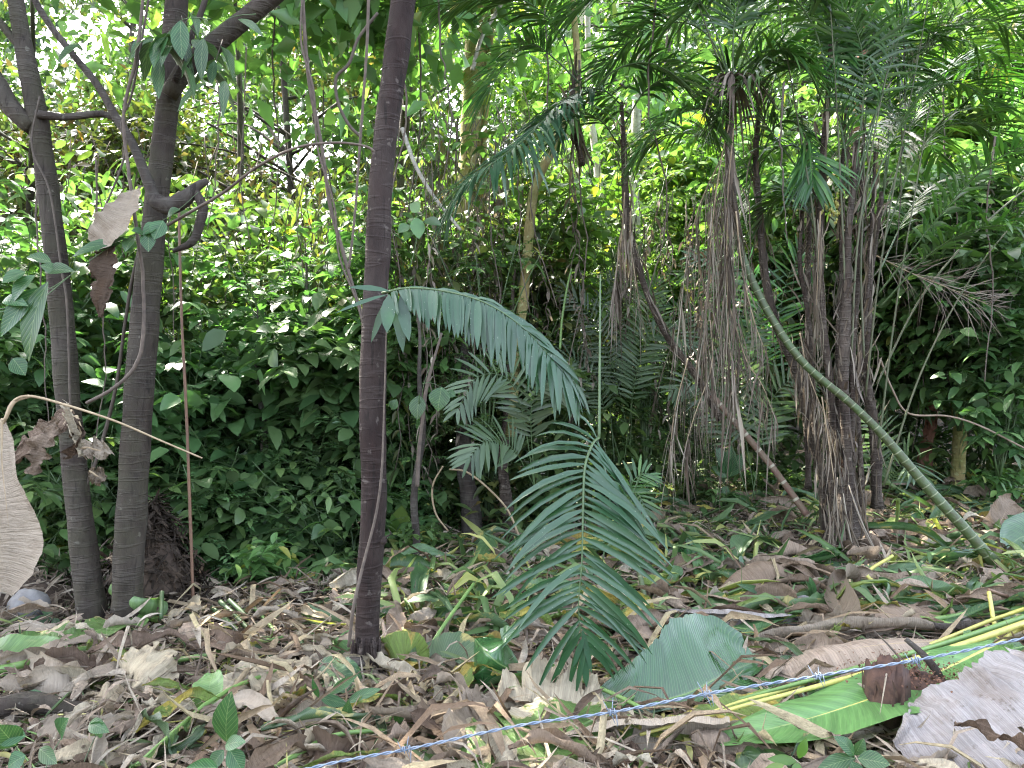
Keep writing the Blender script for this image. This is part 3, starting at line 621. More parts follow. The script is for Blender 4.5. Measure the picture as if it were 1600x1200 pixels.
S = [  # kind, px, d, dz, scale, label
    ('big', 20, 7.2, 0, 1.1, 'leafy shrub behind the slim tree at the left edge'),
    ('lime', 110, 8.4, 1.6, 1.1, 'lime green shrub seen between the two left trunks'),
    ('big2', -60, 6.0, 0, 1.0, 'blue green shrub cut by the left edge of the photo'),
    ('feather', 150, 6.6, .3, 1.0, 'feathery shrub low between the two left trunks'),
    ('big', 330, 8.2, .8, 1.05, 'broad leaved shrub right of the ringed tree'),
    ('lime', 430, 9.0, 2.1, 1.15, 'sunlit pale green shrub between ringed tree and centre tree'),
    ('round', 400, 7.5, .9, 1.05, 'round leaved shrub halfway between ringed tree and centre tree'),
    ('big2', 520, 7.6, .9, 1.1, 'blue green shrub just left of the centre tree'),
    ('big2', 300, 7.0, .3, .9, 'blue green shrub at the foot of the slope behind the thin brown liana'),
    ('feather', 470, 7.0, .2, 1.0, 'feathery dark shrub in the hollow left of the centre tree'),
    ('dark', 370, 6.8, -.1, 1.0, 'dark shrub at the bottom of the hollow by the dark slim trunk'),
    ('dark2', 540, 6.6, -.1, 1.0, 'dark low shrub at the hollow edge touching the centre tree'),
    ('dark', 260, 6.4, -.2, 1.0, 'dark shrub right beside the foot of the ringed tree'),
    ('dark', 60, 6.0, -.2, 1.0, 'dark shrub at the foot of the slim left tree'),
    ('small', 640, 8.6, 1.2, 1.1, 'small leaved shrub just right of the centre tree'),
    ('lime', 700, 9.3, 2.0, 1.0, 'yellow green shrub in front of the yellow trunk'),
    ('vine', 690, 7.4, .7, 1.0, 'vine tangle hanging right of the centre tree'),
    ('vine', 800, 8.0, .9, 1.0, 'vine tangle hanging in front of the tan leaning stem'),
    ('olive', 760, 7.6, .2, 1.0, 'olive shrub at mid height right of the centre tree'),
    ('big', 770, 8.8, 1.4, .9, 'broad leaved shrub below the yellow trunk'),
    ('olive', 880, 8.4, .4, 1.0, 'olive shrub behind the top of the big hanging frond'),
    ('small', 960, 9.4, 1.6, 1.1, 'small leaved shrub behind the thin white trunk'),
    ('lime', 1050, 11., 2.2, 1.2, 'bright lime shrub glowing behind the hanging dead fronds'),
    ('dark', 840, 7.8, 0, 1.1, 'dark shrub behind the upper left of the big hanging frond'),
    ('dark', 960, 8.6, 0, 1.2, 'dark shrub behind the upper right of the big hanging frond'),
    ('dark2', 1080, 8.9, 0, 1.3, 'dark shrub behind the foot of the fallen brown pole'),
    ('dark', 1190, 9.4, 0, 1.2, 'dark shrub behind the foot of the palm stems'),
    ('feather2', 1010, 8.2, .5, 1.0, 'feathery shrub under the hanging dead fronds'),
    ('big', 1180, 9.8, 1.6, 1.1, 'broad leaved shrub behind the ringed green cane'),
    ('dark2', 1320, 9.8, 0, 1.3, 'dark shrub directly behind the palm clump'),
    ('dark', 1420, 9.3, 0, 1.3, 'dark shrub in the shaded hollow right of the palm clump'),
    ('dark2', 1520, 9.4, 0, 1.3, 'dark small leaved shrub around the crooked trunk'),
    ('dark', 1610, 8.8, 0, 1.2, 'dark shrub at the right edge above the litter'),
    ('round', 1440, 9.4, 1.7, 1.2, 'round leaved pale shrub on the right slope beside the palm petioles'),
    ('round', 1560, 8.8, 1.6, 1.2, 'round leaved pale shrub at the right edge'),
    ('big2', 1500, 8.2, .9, .95, 'blue green shrub below the round leaved ones at the right'),
    ('lime', 1540, 11., 2.6, 1.2, 'lime green shrub behind the round leaved ones at the upper right'),
    ('vine2', 1480, 8.4, .5, 1.0, 'vine tangle hanging in the right hollow'),
    ('vine2', 1610, 8.0, .3, 1.0, 'vine tangle hanging at the right edge'),
    ('feather2', 640, 7.2, .1, .9, 'feathery shrub beside the grey brown thin trunk'),
    ('vine', 480, 8.2, 1.6, 1.1, 'vine tangle hanging in the bright gap left of the centre tree'),
    ('vine2', 210, 7.6, 1.6, 1.1, 'vine tangle hanging behind the fork of the ringed tree'),
    ('big', 560, 10., 1.9, 1.2, 'tall broad leaved shrub behind the middle of the centre tree'),
    ('small', 130, 10., 1.6, 1.3, 'tall small leaved shrub in the distance at the left'),
    ('dark', 640, 7.9, -.2, 1.1, 'dark shrub behind the foot of the grey brown thin trunk'),
    ('dark2', 730, 8.2, -.1, 1.2, 'dark shrub behind the stout stump like trunk'),
    ('olive', 1260, 9.2, .9, 1.1, 'olive shrub between the upright palm stems'),
    ('small', 1380, 10.5, 1.4, 1.2, 'small leaved shrub behind the right hand palm petioles'),
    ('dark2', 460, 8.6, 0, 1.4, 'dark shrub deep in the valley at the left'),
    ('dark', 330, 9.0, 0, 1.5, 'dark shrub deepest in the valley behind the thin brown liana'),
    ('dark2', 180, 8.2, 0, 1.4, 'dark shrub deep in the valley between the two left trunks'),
]
for i, (kd, px, d, dz, sc, lb) in enumerate(S):
    place(kd, GX(px, d, dz), random.uniform(0, 6.28), sc, 'hanging_vines' if 'vine' in kd else 'understory_shrub', lb, 'vines' if 'vine' in kd else 'shrub', 'vine tangles in the understorey' if 'vine' in kd else 'shrubs of the understorey')
S2 = [('round', 370, 6.9, .5, 1.0, 'full round leaved bush standing nearest in the hollow right of the ringed tree'), ('feather', 470, 7.2, 1.1, 1.2, 'full feathery bush left of the middle of the centre tree'),
      ('big', 250, 7.6, 1.3, 1.0, 'full broad leaved bush behind the ringed tree trunk'), ('big2', 30, 6.6, 1.3, .9, 'full blue green bush behind the drooping bluish leaves at the left edge'),
      ('round', 530, 7.2, 1.2, .95, 'full round leaved bush touching the left side of the centre tree'), ('big', 650, 7.4, 1.2, .9, 'full broad leaved bush behind the arching frond base'),
      ('lime', 860, 8.2, 1.5, .9, 'full lime bush above the arching frond'), ('feather2', 760, 6.9, .8, .9, 'feathery bush under the arching frond'),
      ('big2', 1560, 7.6, .5, .9, 'full blue green bush low at the right edge'), ('big', 1440, 8.6, 1.3, 1.0, 'full broad leaved bush behind the tan dead spray'),
     ('deadvine', 720, 7.3, .5, .9, 'curtain of dead brown vine leaves over the stout stump like trunk'), ('deadvine', 800, 7.8, .9, .9, 'curtain of dead brown vine leaves beside the tan leaning stem'),
      ('deadvine', 1060, 8.0, .5, .9, 'curtain of dead brown vine leaves behind the hanging dead fronds'), 
      ('deadvine', 1430, 8.6, 1.0, .9, 'curtain of dead brown vine leaves in the right hollow'), 
      
     ('big', 640, 10.5, 3.0, 1.2, 'leafy crown high behind the centre tree at the right'), ('lime', 520, 11, 3.2, 1.3, 'lime leafy crown high behind the centre tree at the left'),
      ('big', 460, 10, 2.6, 1.1, 'leafy crown above the sunlit pale green shrub'), ('lime', 350, 11, 3.4, 1.2, 'lime leafy crown right of the upper ringed tree'),
      ('small', 250, 9.6, 2.6, 1.2, 'small leaved crown behind the ringed tree'), ('big', 170, 9.4, 2.2, 1.1, 'leafy crown between the upper left trunks'),
      ('lime', 60, 10, 2.4, 1.2, 'lime leafy crown behind the slim left tree'), ('big2', -20, 9, 1.6, 1.2, 'blue green crown at the left edge'),
      ('lime', 830, 11, 2.6, 1.3, 'lime leafy crown behind the tan leaning stem'), ('lime', 960, 12, 3.0, 1.3, 'lime leafy crown behind the thin white trunk'),
      ('big', 900, 9.6, 2.0, 1.1, 'leafy crown behind the hidden trunk palm'), ('lime', 1130, 12, 2.6, 1.4, 'lime leafy crown behind the crown of the ringed cane'),
      ('big', 1250, 11, 2.2, 1.3, 'leafy crown behind the middle palm trunk'), ('lime', 1400, 12, 3.4, 1.4, 'lime leafy crown behind the right hand palm fronds'),
      ('small', 1500, 11.5, 3.6, 1.5, 'small leaved crown left of the leaning lichened trunk'), ('small', 1600, 11, 3.4, 1.4, 'small leaved crown right of the leaning lichened trunk'),
      ('big', 1330, 9.6, 1.2, 1.1, 'broad leaved shrub glimpsed between palm stems and petioles'), ('round', 1500, 9.0, 1.9, 1.2, 'round leaved shrub under the arching right hand fronds'),
      ('big2', 1380, 8.8, .9, 1.0, 'blue green shrub behind the bare palm petioles'), 
      ('vine', 760, 9.2, 2.6, 1.2, 'vine tangle draped around the yellow trunk'), ('vine2', 870, 9.4, 2.4, 1.2, 'vine tangle draped right of the yellow trunk')]
for i, (kd, px, d, dz, sc, lb) in enumerate(S2):
    if dz > 1.8 and sunlane(GX(px, d, dz + 1.6 * sc)): continue
    place(kd, GX(px, d, dz), random.uniform(0, 6.28), sc, 'hanging_vines' if 'vine' in kd else 'understory_shrub', lb, 'vines' if 'vine' in kd else 'shrub', 'vine tangles in the understorey' if 'vine' in kd else 'shrubs of the understorey')
S3 = [('round', 300, 6.6, -.2, .8, 'round leaved bush low in the hollow right of the thin orange brown liana'), ('round', 560, 6.9, -.2, .8, 'round leaved bush low behind the left side of the centre tree foot'),
      ('lime', 420, 7.4, -.2, .75, 'pale green bush low in the middle of the hollow'), ('feather', 350, 6.5, -.5, .9, 'feathery bush at the bottom of the hollow right of the liana'), ('big2', 620, 7.3, -.3, .7, 'blue green bush low right behind the centre tree'),
      ('lime', 110, 6.8, -.2, .7, 'pale green bush low between the two left trunks')]
for i, (kd, px, d, dz, sc, lb) in enumerate(S3):
    place(kd, GX(px, d, dz), 1.7 * i, sc, 'understory_shrub', lb, 'shrub', 'shrubs of the understorey')
lows = [(670, 6.6), (640, 6.2), (790, 7.2), (1010, 8.4), (1090, 8.6), (1180, 8.9), (1400, 8.7), (1490, 8.8), (1570, 8.4), (460, 5.8), (540, 5.9), (380, 5.6), (90, 5.2), (730, 7.5), (860, 7.9), (1240, 8.6), (1130, 7.9), (1580, 7.5), (960, 7.5)]
where = ['beside the grey brown thin trunk', 'at the litter edge right of the centre tree', 'by the brown root draped trunk', 'under the hanging dead fronds', 'left of the fallen brown pole', 'right of the fallen brown pole', 'right of the palm clump at the litter edge', 'under the crooked trunk', 'in the far right litter edge', 'at the hollow rim by the mossy trunk', 'at the hollow rim touching the centre tree', 'at the hollow rim right of the thin liana', 'between the left trunks on the litter rim', 'by the stout stump like trunk', 'behind the big hanging frond', 'behind the palm clump foot', 'in the litter below the fallen brown pole', 'on the litter at the right edge', 'at the right tip of the big hanging frond']
for i, ((px, d), w) in enumerate(zip(lows, where)):
    place('low' if i % 2 else 'low2', GX(px, d), i * 1.3, random.uniform(.7, 1.1), 'seedling', ('small green seedling ' if i % 2 else 'dark broad leaved seedling ') + w, 'seedling', 'seedlings along the litter edge')

# ================================================================== PALMS
def frond(t, pts, n, L, W, mat='palm', droop=.35, ang=1.1, vee=.25, wr=.006, seed=0, prof=STRAP, t0=.12, U=None, lenprof=None, jitter=.15, rm='stem_green', name='frond', both=True, fold=.25, down=0.0, skipf=0.0):
    r = np.random.default_rng(seed); pts = crom(pts, 40); T = tang(pts); g = G(); q = G()
    tube(q, pts, np.linspace(wr, wr * .25, 40), 6)
    tt = np.linspace(t0, .995, n); x = tt * 39; i = np.clip(x.astype(int), 0, 38); f = (x - i)[:, None]
    B = pts[i] * (1 - f) + pts[i + 1] * f; TT = nrm(T[i])
    for sg in ((1, -1) if both else (1,)):
        keep = r.random(n) > skipf; Bk, Tk, tk = B[keep], TT[keep], tt[keep]; m = len(Bk)
        up0 = np.array([0, 0, 1.]) if U is None else np.asarray(U, float)
        sd = nrm(np.cross(Tk, up0) + 1e-5); up = nrm(np.cross(sd, Tk))
        a = ang * (1 - .55 * np.clip((tk - .6) / .4, 0, 1) ** 2)
        D = Tk * np.cos(a)[:, None] + sd * sg * np.sin(a)[:, None] + up * vee + r.normal(size=(m, 3)) * jitter - np.array([0, 0, down])
        s = (tk - t0) / (1 - t0)
        lp = (np.clip(np.sin(np.pi * (s * .80 + .14)), 0, 1) ** .55 if lenprof is None else np.interp(s, *lenprof)) * L * r.uniform(.86, 1.1, m)
        blades(g, Bk, D, lp, W * r.uniform(.8, 1.2, m), prof, droop * r.uniform(.6, 1.4, m), r.uniform(.3, 1.4, m) * fold, up + r.normal(size=(m, 3)) * .15, 0, r.normal(size=m) * .25)
    o = part(name, g, M[mat], t); part('rachis', q, M[rm], t, o)
    return o
def PP(*a):
    return [P(*p) for p in a]

# the big green frond hanging in the middle
t = thing('palm_frond', P(925, 1075, 3.3), 'large green palm frond hanging tip down in the middle of the clearing', 'palm frond')
rach = PP((938, 430, 3.9), (937, 560, 3.7), (936, 684, 3.5), (926, 694, 3.42), (914, 730, 3.36), (911, 800, 3.3), (909, 880, 3.26), (904, 940, 3.24), (907, 985, 3.24), (914, 1010, 3.24))
LP = ([0, .07, .25, .5, .75, .9, 1], [.75, .98, 1.1, 1.1, .95, .68, .42])
frond(t, rach[2:], 34, .37, .0145, 'palm_blue', .32, 1.25, .02, .007, 3, [(0, .3), (.2, .9), (.5, 1.), (.75, .8), (.92, .4), (1, .06)], .03, U=(0, -1, .05), lenprof=LP, jitter=.09, fold=.45, skipf=.04)
g = G(); tube(g, crom(rach[:3], 24), np.linspace(.004, .007, 24), 7); part('petiole', g, M['stem_green'], t)
g = G(); blades(g, [P(912, 1000, 3.24), P(910, 985, 3.24), P(912, 995, 3.23)], [(.06, 0, -1), (.22, -.05, -1), (-.35, 0, -1)], [.20, .18, .14], [.02, .013, .012], STRAP, 0, .15, (0, -1, .1)); part('tip_leaflet', g, M['palm_blue'], t)

# the bluish frond arching away from the centre tree
t = thing('palm_frond', P(600, 470, 3.5), 'blue green palm frond arching out to the right from the centre tree', 'palm frond')
rach = PP((597, 458, 3.5), (640, 450, 3.45), (700, 456, 3.38), (760, 474, 3.32), (815, 510, 3.3), (855, 552, 3.32), (900, 602, 3.36))
frond(t, rach, 50, .175, .015, 'palm_blue', .35, 1.0, 0, .006, 5, [(0, .35), (.2, .95), (.5, 1.), (.75, .75), (.92, .35), (1, .05)], .05, U=(0, -.75, .6), lenprof=([0, .2, .5, .85, 1], [.62, .9, 1.1, 1.15, .8]), jitter=.16, down=.6, fold=.4)
g = G()
blades(g, [P(610, 455, 3.48), P(606, 460, 3.48), P(608, 460, 3.45), P(618, 462, 3.47), P(606, 466, 3.49), P(625, 462, 3.47)],
       [(-1, 0, .22), (-1, -.1, -.25), (-.05, -.1, -1), (.15, 0, -1), (-.45, .1, -1), (.25, -.2, -1)], [.20, .25, .16, .24, .2, .2], [.014, .010, .034, .028, .018, .03], LEAF, .12, .1, (0, -1, .3))
part('base_leaflet', g, M['palm_blue'], t)

# palm clump on the right -------------------------------------------------
clump = 'stems of the palm clump'
def palm_stem(name, label, px, w, d, mat, seed, k=14, rough=.16, n=70):
    b = P(px[0][0], px[0][1], d if len(px[0]) == 2 else px[0][2])
    t = thing(name, b, label, 'palm', 'palms of the clump at the right')
    w = [q * (.7 if mat == 'bark_palm' else 1) for q in w]
    trunk('trunk', px, w, d, mat, t, n=n, k=k, rough=rough, seed=seed, wob=1.2, bury=.1)
    if mat == 'bark_palm':                      # ragged old leaf bases and fibres
        r = np.random.default_rng(seed); pts = path_px(px, 60, d); i = r.integers(4, 60, 90); T_ = tang(pts)[i]; a = r.uniform(0, 6.283, 90); o = np.stack([np.cos(a), np.sin(a), 0 * a], -1)
        g = G(); blades(g, pts[i] + o * .03, T_ * r.choice([1, 1, -1], 90)[:, None] + o * r.uniform(.05, .5, (90, 1)) + r.normal(size=(90, 3)) * .1, r.uniform(.06, .32, 90), r.uniform(.004, .016, 90), STRAP, r.uniform(0, .5, 90), .6, o, r.normal(size=90) * .1, r.normal(size=90) * .8)
        part('old_leaf_bases', g, M['frond_dead'], t)
    return t
DP = 6.1
A = palm_stem('clumping_palm', 'palm with the long leaning green ringed cane and a dead frond skirt', [(1537, 862, 5.4), (1470, 785, 5.5), (1400, 703, 5.6), (1330, 632, 5.7), (1255, 565, 5.8), (1203, 495, 5.9), (1172, 430, 6.0), (1152, 366, 6.05)],
              [17, 16, 14, 12, 12, 12, 12, 10], DP, 'cane', 1, rough=.03, n=120)
trunk('crown_shaft', [(1153, 372), (1143, 300), (1140, 215), (1143, 120)], [15, 15, 15, 11], 6.08, 'bark_palm', A, n=40, k=12, rough=.2, seed=1, bury=0)
B_ = palm_stem('clumping_palm', 'palm with dark brown trunk crossing behind the green cane', [(1305, 800), (1272, 690), (1245, 590), (1215, 510), (1196, 430), (1186, 340), (1182, 250), (1186, 170)], [22, 21, 20, 19, 19, 16, 13, 11], 6.5, 'bark_palm', 2)
C_ = palm_stem('clumping_palm', 'palm with thin upright fibrous trunk in the middle of the clump', [(1312, 856), (1302, 740), (1296, 600), (1284, 480), (1279, 380), (1286, 260), (1294, 150), (1296, 70)], [24, 20, 17, 17, 18, 17, 12, 10], 6.1, 'bark_palm', 3)
D_ = palm_stem('clumping_palm', 'palm with bulging dark fibrous trunk right of the middle of the clump', [(1330, 862), (1325, 740), (1320, 620), (1320, 500), (1326, 380), (1332, 300), (1338, 220)], [22, 22, 20, 26, 18, 14, 10], 6.0, 'bark_palm', 4, rough=.3)
E_ = palm_stem('clumping_palm', 'palm with pale ragged sheathed trunk at the right of the clump', [(1372, 775), (1364, 660), (1352, 560), (1356, 470), (1366, 380), (1378, 300)], [24, 22, 19, 20, 15, 10], 6.3, 'bark_palm', 5, rough=.25)
F_ = palm_stem('clumping_palm', 'palm with dark stem and a hanging bunch of dead leaves left of the cane', [(1118, 640), (1085, 585), (1050, 535), (1015, 470), (992, 400), (980, 330), (974, 240), (972, 160)], [15, 15, 14, 14, 15, 16, 12, 9], 6.6, 'bark_palm', 6, rough=.25)
G_ = palm_stem('clumping_palm', 'thin red brown palm stem left of the middle trunk', [(1262, 745), (1258, 600), (1262, 480), (1264, 380), (1262, 290), (1266, 210)], [13, 12, 11, 13, 10, 8], 6.7, 'bark_palm', 7)
H_ = palm_stem('clumping_palm', 'palm whose trunk is hidden and whose crown arches over the tan leaning stem', [(905, 240), (900, 200), (893, 160), (900, 110)], [12, 12, 10, 8], 6.4, 'bark_palm', 8)
for i, (x0, x1, x2, y1, dd, lb) in enumerate(((1338, 1330, 1346, 330, 6.15, 'slim palm stem pressed against the right side of the bulging trunk'), (1300, 1308, 1316, 300, 6.2, 'slim palm stem between the middle trunk and the bulging trunk'),
        (1350, 1340, 1362, 360, 6.25, 'slim palm stem just left of the pale ragged trunk'), (1292, 1272, 1250, 400, 6.3, 'slim palm stem leaning left out of the clump base'))):
    T_ = palm_stem('clumping_palm', lb, [(x0, 845), (x1, 640), ((x1 + x2) / 2, 480), (x2, y1), (x2 + 4, y1 - 130)], [15, 13, 12, 10, 6], dd, 'bark_palm', 40 + i, k=10)
    frond(T_, PP((x2 + 4, y1 - 125, dd), (x2 + 20 - 30 * i, y1 - 230, dd), (x2 + 70 - 60 * i, y1 - 290, dd - .1), (x2 + 130 - 90 * i, y1 - 270, dd - .2)), 36, .5, .0125, 'palm', .3, .95, .28, .008, 400 + i, t0=.3, jitter=.14)
# live fronds : (palm, list of px, leaflet length, n, droop)
FR = [
    (H_, [(893, 165, 6.3), (862, 178, 6.0), (810, 225, 5.7), (760, 262, 5.5), (722, 290, 5.4), (702, 330, 5.4)], .50, 34, .45, 'palm_blue', .55),
    (H_, [(900, 120, 6.4), (880, 60, 6.2), (835, 10, 6.0), (770, -10, 5.9), (700, 10, 5.8)], .55, 34, .5, 'palm', .2),
    (H_, [(905, 130, 6.3), (870, 95, 6.2), (830, 70, 6.1), (790, 100, 6.0), (760, 150, 6.0)], .5, 30, .4, 'palm', .1),
    (H_, [(915, 160, 6.4), (960, 110, 6.2), (1020, 100, 6.1), (1080, 140, 6.0), (1110, 200, 6.0)], .5, 28, .4, 'palm', .3),
    (F_, [(972, 165, 6.6), (940, 140, 6.4), (895, 150, 6.2), (850, 185, 6.0), (820, 230, 6.0)], .5, 28, .4, 'palm_blue', .35),
    (F_, [(972, 200, 6.6), (1010, 140, 6.4), (1060, 120, 6.3), (1110, 150, 6.2)], .45, 26, .5, 'palm', .35),
    (F_, [(968, 230, 6.6), (940, 190, 6.3), (900, 180, 6.0), (870, 220, 5.9)], .45, 26, .5, 'palm', .4),
    (A, [(1143, 130, 6.1), (1105, 20, 6.0), (1040, -40, 5.9), (960, -30, 5.8), (880, 30, 5.8)], .6, 34, .4, 'palm', .2),
    (A, [(1143, 130, 6.1), (1110, 60, 6.0), (1060, 35, 6.2), (990, 60, 6.3), (930, 120, 6.4)], .5, 32, .5, 'palm', .3),
    (A, [(1145, 130, 6.1), (1150, 20, 6.0), (1190, -60, 5.9), (1270, -80, 5.8)], .55, 26, .4, 'palm', .2),
    (A, [(1150, 150, 6.1), (1190, 90, 6.0), (1230, 80, 5.9), (1270, 120, 5.8)], .45, 26, .5, 'palm', .35),
    (A, [(1140, 180, 6.1), (1090, 170, 5.9), (1040, 190, 5.8), (1000, 240, 5.8)], .45, 26, .5, 'palm', .35),
    (B_, [(1186, 200, 6.5), (1170, 90, 6.4), (1120, 20, 6.4), (1050, 10, 6.4), (980, 50, 6.5)], .5, 32, .45, 'palm', .2),
    (B_, [(1186, 220, 6.5), (1215, 110, 6.5), (1255, 40, 6.5), (1320, 10, 6.5), (1390, 40, 6.6)], .5, 30, .45, 'palm', .2),
    (B_, [(1186, 300, 6.5), (1150, 240, 6.7), (1090, 210, 6.9), (1030, 215, 7.0), (990, 250, 7.1)], .45, 28, .5, 'palm', .45),
    (C_, [(1296, 130, 6.1), (1270, 40, 6.0), (1220, -20, 5.9), (1140, -30, 5.9), (1070, 20, 5.9)], .55, 32, .4, 'palm', .2),
    (C_, [(1296, 140, 6.1), (1310, 40, 6.0), (1340, -40, 6.0), (1420, -60, 5.9)], .5, 26, .4, 'palm', .2),
    (C_, [(1294, 180, 6.1), (1260, 110, 6.0), (1215, 95, 6.0), (1160, 130, 5.9), (1120, 190, 5.9)], .5, 30, .45, 'palm', .35),
    (C_, [(1290, 320, 6.2), (1260, 240, 6.4), (1215, 230, 6.5), (1180, 270, 6.6), (1160, 330, 6.6)], .42, 28, .5, 'palm', .3),
    (C_, [(1284, 380, 6.1), (1250, 310, 6.3), (1215, 310, 6.4), (1190, 350, 6.5)], .4, 22, .5, 'palm', .3),
    (D_, [(1338, 300, 6.0), (1385, 120, 5.9), (1420, 30, 5.8), (1470, -20, 5.8), (1550, 0, 5.8)], .52, 32, .45, 'palm', .2),
    (D_, [(1336, 280, 6.0), (1350, 120, 5.9), (1330, 30, 5.8), (1280, -10, 5.8)], .5, 26, .45, 'palm', .2),
    (D_, [(1334, 300, 6.0), (1370, 170, 6.1), (1420, 90, 6.2), (1490, 60, 6.3), (1570, 90, 6.4)], .52, 34, .45, 'palm', .25),
    (D_, [(1340, 350, 6.0), (1390, 230, 6.0), (1440, 150, 6.0), (1500, 130, 6.0), (1560, 170, 6.0)], .5, 34, .45, 'palm', .3),
    (D_, [(1330, 320, 6.0), (1310, 180, 6.0), (1270, 110, 6.1), (1220, 110, 6.1)], .45, 26, .45, 'palm', .25),
    (E_, [(1378, 320, 6.3), (1400, 190, 6.2), (1450, 80, 6.1), (1530, 30, 6.0), (1610, 60, 6.0)], .55, 36, .45, 'palm', .25),
    (E_, [(1380, 380, 6.3), (1420, 270, 6.2), (1465, 205, 6.2), (1525, 195, 6.1), (1580, 240, 6.1)], .48, 34, .45, 'palm', .3),
    (E_, [(1376, 420, 6.3), (1420, 330, 6.5), (1460, 290, 6.6), (1500, 300, 6.7)], .42, 24, .5, 'palm', .3),
    (E_, [(1380, 300, 6.3), (1390, 160, 6.4), (1375, 60, 6.5), (1330, 10, 6.6), (1270, 20, 6.6)], .5, 30, .45, 'palm', .25),
    (E_, [(1375, 480, 6.1), (1450, 400, 5.8), (1520, 360, 5.5), (1590, 355, 5.2), (1650, 390, 5.1)], .4, 30, .4, 'palm', .3),
    (E_, [(1372, 460, 6.1), (1450, 360, 5.8), (1530, 270, 5.5), (1600, 230, 5.2), (1680, 230, 5.1)], .42, 28, .4, 'palm', .3),
    (C_, [(1296, 120, 6.1), (1320, 70, 6.3), (1370, 50, 6.5), (1420, 90, 6.6), (1440, 150, 6.6)], .5, 30, .45, 'palm', .3),
    (A, [(1143, 140, 6.1), (1165, 40, 6.3), (1210, 0, 6.5), (1270, 10, 6.6), (1320, 60, 6.7)], .5, 30, .45, 'palm', .3),
    (B_, [(1184, 260, 6.5), (1210, 200, 6.3), (1240, 190, 6.2), (1265, 230, 6.1), (1270, 290, 6.0)], .4, 24, .5, 'palm', .35),
    (D_, [(1340, 330, 6.1), (1380, 220, 6.5), (1400, 190, 6.8), (1440, 200, 7.0), (1470, 260, 7.2)], .45, 28, .5, 'palm', .35),
    (E_, [(1380, 340, 6.4), (1430, 180, 6.6), (1480, 110, 6.8), (1540, 100, 7.0), (1600, 140, 7.2)], .5, 30, .45, 'palm', .3),
]
for i, (t, px, L, n, dr, mt, dn) in enumerate(FR):
    frond(t, PP(*px), n + 14, L * 1.08, .0125, mt, dr * .7, .95, .28, .008, 100 + i, t0=.3 if mt == 'palm' else .12, down=dn * (.1 if mt == 'palm' else .75), jitter=.14)
# bare petioles rising through the clump
for (t, q) in ((E_, [(1352, 620, 6.2), (1375, 420, 6.1), (1410, 220, 6.0), (1440, 60, 5.9), (1452, -20, 5.9)]), (E_, [(1372, 700, 6.2), (1400, 480, 6.1), (1430, 300, 6.0), (1455, 150, 6.0)]),
               (D_, [(1330, 560, 6.0), (1340, 380, 5.95), (1368, 200, 5.9), (1398, 60, 5.9), (1415, -20, 5.9)]), (D_, [(1322, 480, 6.0), (1314, 300, 5.95), (1306, 140, 5.9), (1296, -10, 5.9)]),
               (C_, [(1284, 480, 6.1), (1270, 330, 6.0), (1240, 150, 6.0), (1215, 0, 6.0)]), (E_, [(1380, 760, 6.0), (1440, 580, 5.9), (1520, 430, 5.8), (1600, 330, 5.7)]),
               (E_, [(1350, 560, 6.1), (1345, 420, 6.1), (1350, 260, 6.1), (1340, 120, 6.1)]), (A, [(1143, 150, 6.1), (1110, 60, 6.0), (1085, -10, 6.0)])):
    g = G(); tube(g, crom(PP(*q), 24), np.linspace(.009, .004, 24), 7); part('petiole', g, M['petiole'], t)
# fruit cluster
g = G(); r = np.random.default_rng(3); 
for i in range(60):
    c = P(1303 + r.normal() * 7, 325 + r.normal() * 10, 6.05 + r.normal() * .02); tube(g, [c, c + [0, 0, .012], c + [0, 0, .024]], [.004, .010, .004], 6)
part('fruit_cluster', g, M['rib_yellow'], C_)
# dead hanging leaves
def dead_skirt(t, pts, n, L, W, seed, spread=.5, mat='frond_dead', droop=.9, rw=.006):
    r = np.random.default_rng(seed); pts = crom(PP(*pts), 30); g = G(); q = G(); tube(q, pts, np.linspace(rw, .002, 30), 6)
    i = r.integers(2, 30, n); D = r.normal(size=(n, 3)) * spread + np.array([0, 0, -1.0]); 
    blades(g, pts[i] + r.normal(size=(n, 3)) * .012, D, L * r.uniform(.2, 1.05, n), W * r.uniform(.3, 1.2, n) * np.where(r.random(n) < .18, 2.6, 1), STRAP_S + [(1.12, .03)], droop * r.uniform(0, 1, n), r.uniform(.5, 1.3, n), (0, -1, .3), r.normal(size=n) * .2, r.normal(size=n) * 1.2)
    o = part('dead_frond', g, M[mat], t); part('rachis', q, M['rib_dry'], t, o)
dead_skirt(A, [(1140, 190, 6.0), (1125, 260, 5.95), (1112, 360, 5.9), (1105, 470, 5.9), (1100, 560, 5.9)], 100, .8, .006, 1, .16)
dead_skirt(A, [(1146, 200, 5.95), (1138, 300, 5.9), (1136, 420, 5.85), (1140, 540, 5.8), (1150, 600, 5.8)], 130, .8, .006, 2, .18)
dead_skirt(A, [(1130, 240, 6.2), (1090, 330, 6.2), (1070, 430, 6.2), (1060, 520, 6.2)], 70, .7, .0055, 3, .18)
dead_skirt(A, [(1150, 330, 5.8), (1160, 420, 5.75), (1178, 500, 5.7), (1200, 560, 5.65)], 60, .4, .006, 14, .2)
dead_skirt(A, [(1110, 500, 5.9), (1112, 570, 5.85), (1085, 650, 5.8), (1070, 700, 5.8)], 50, .5, .006, 4, .2)
dead_skirt(A, [(1140, 480, 5.9), (1165, 560, 5.85), (1190, 600, 5.8), (1210, 650, 5.8)], 70, .5, .005, 5, .25)
dead_skirt(A, [(1075, 560, 6.0), (1055, 640, 6.0), (1045, 720, 6.0)], 50, .4, .005, 6, .2)
dead_skirt(F_, [(976, 300, 6.5), (972, 360, 6.45), (966, 410, 6.4), (960, 450, 6.4)], 90, .55, .006, 7, .14)
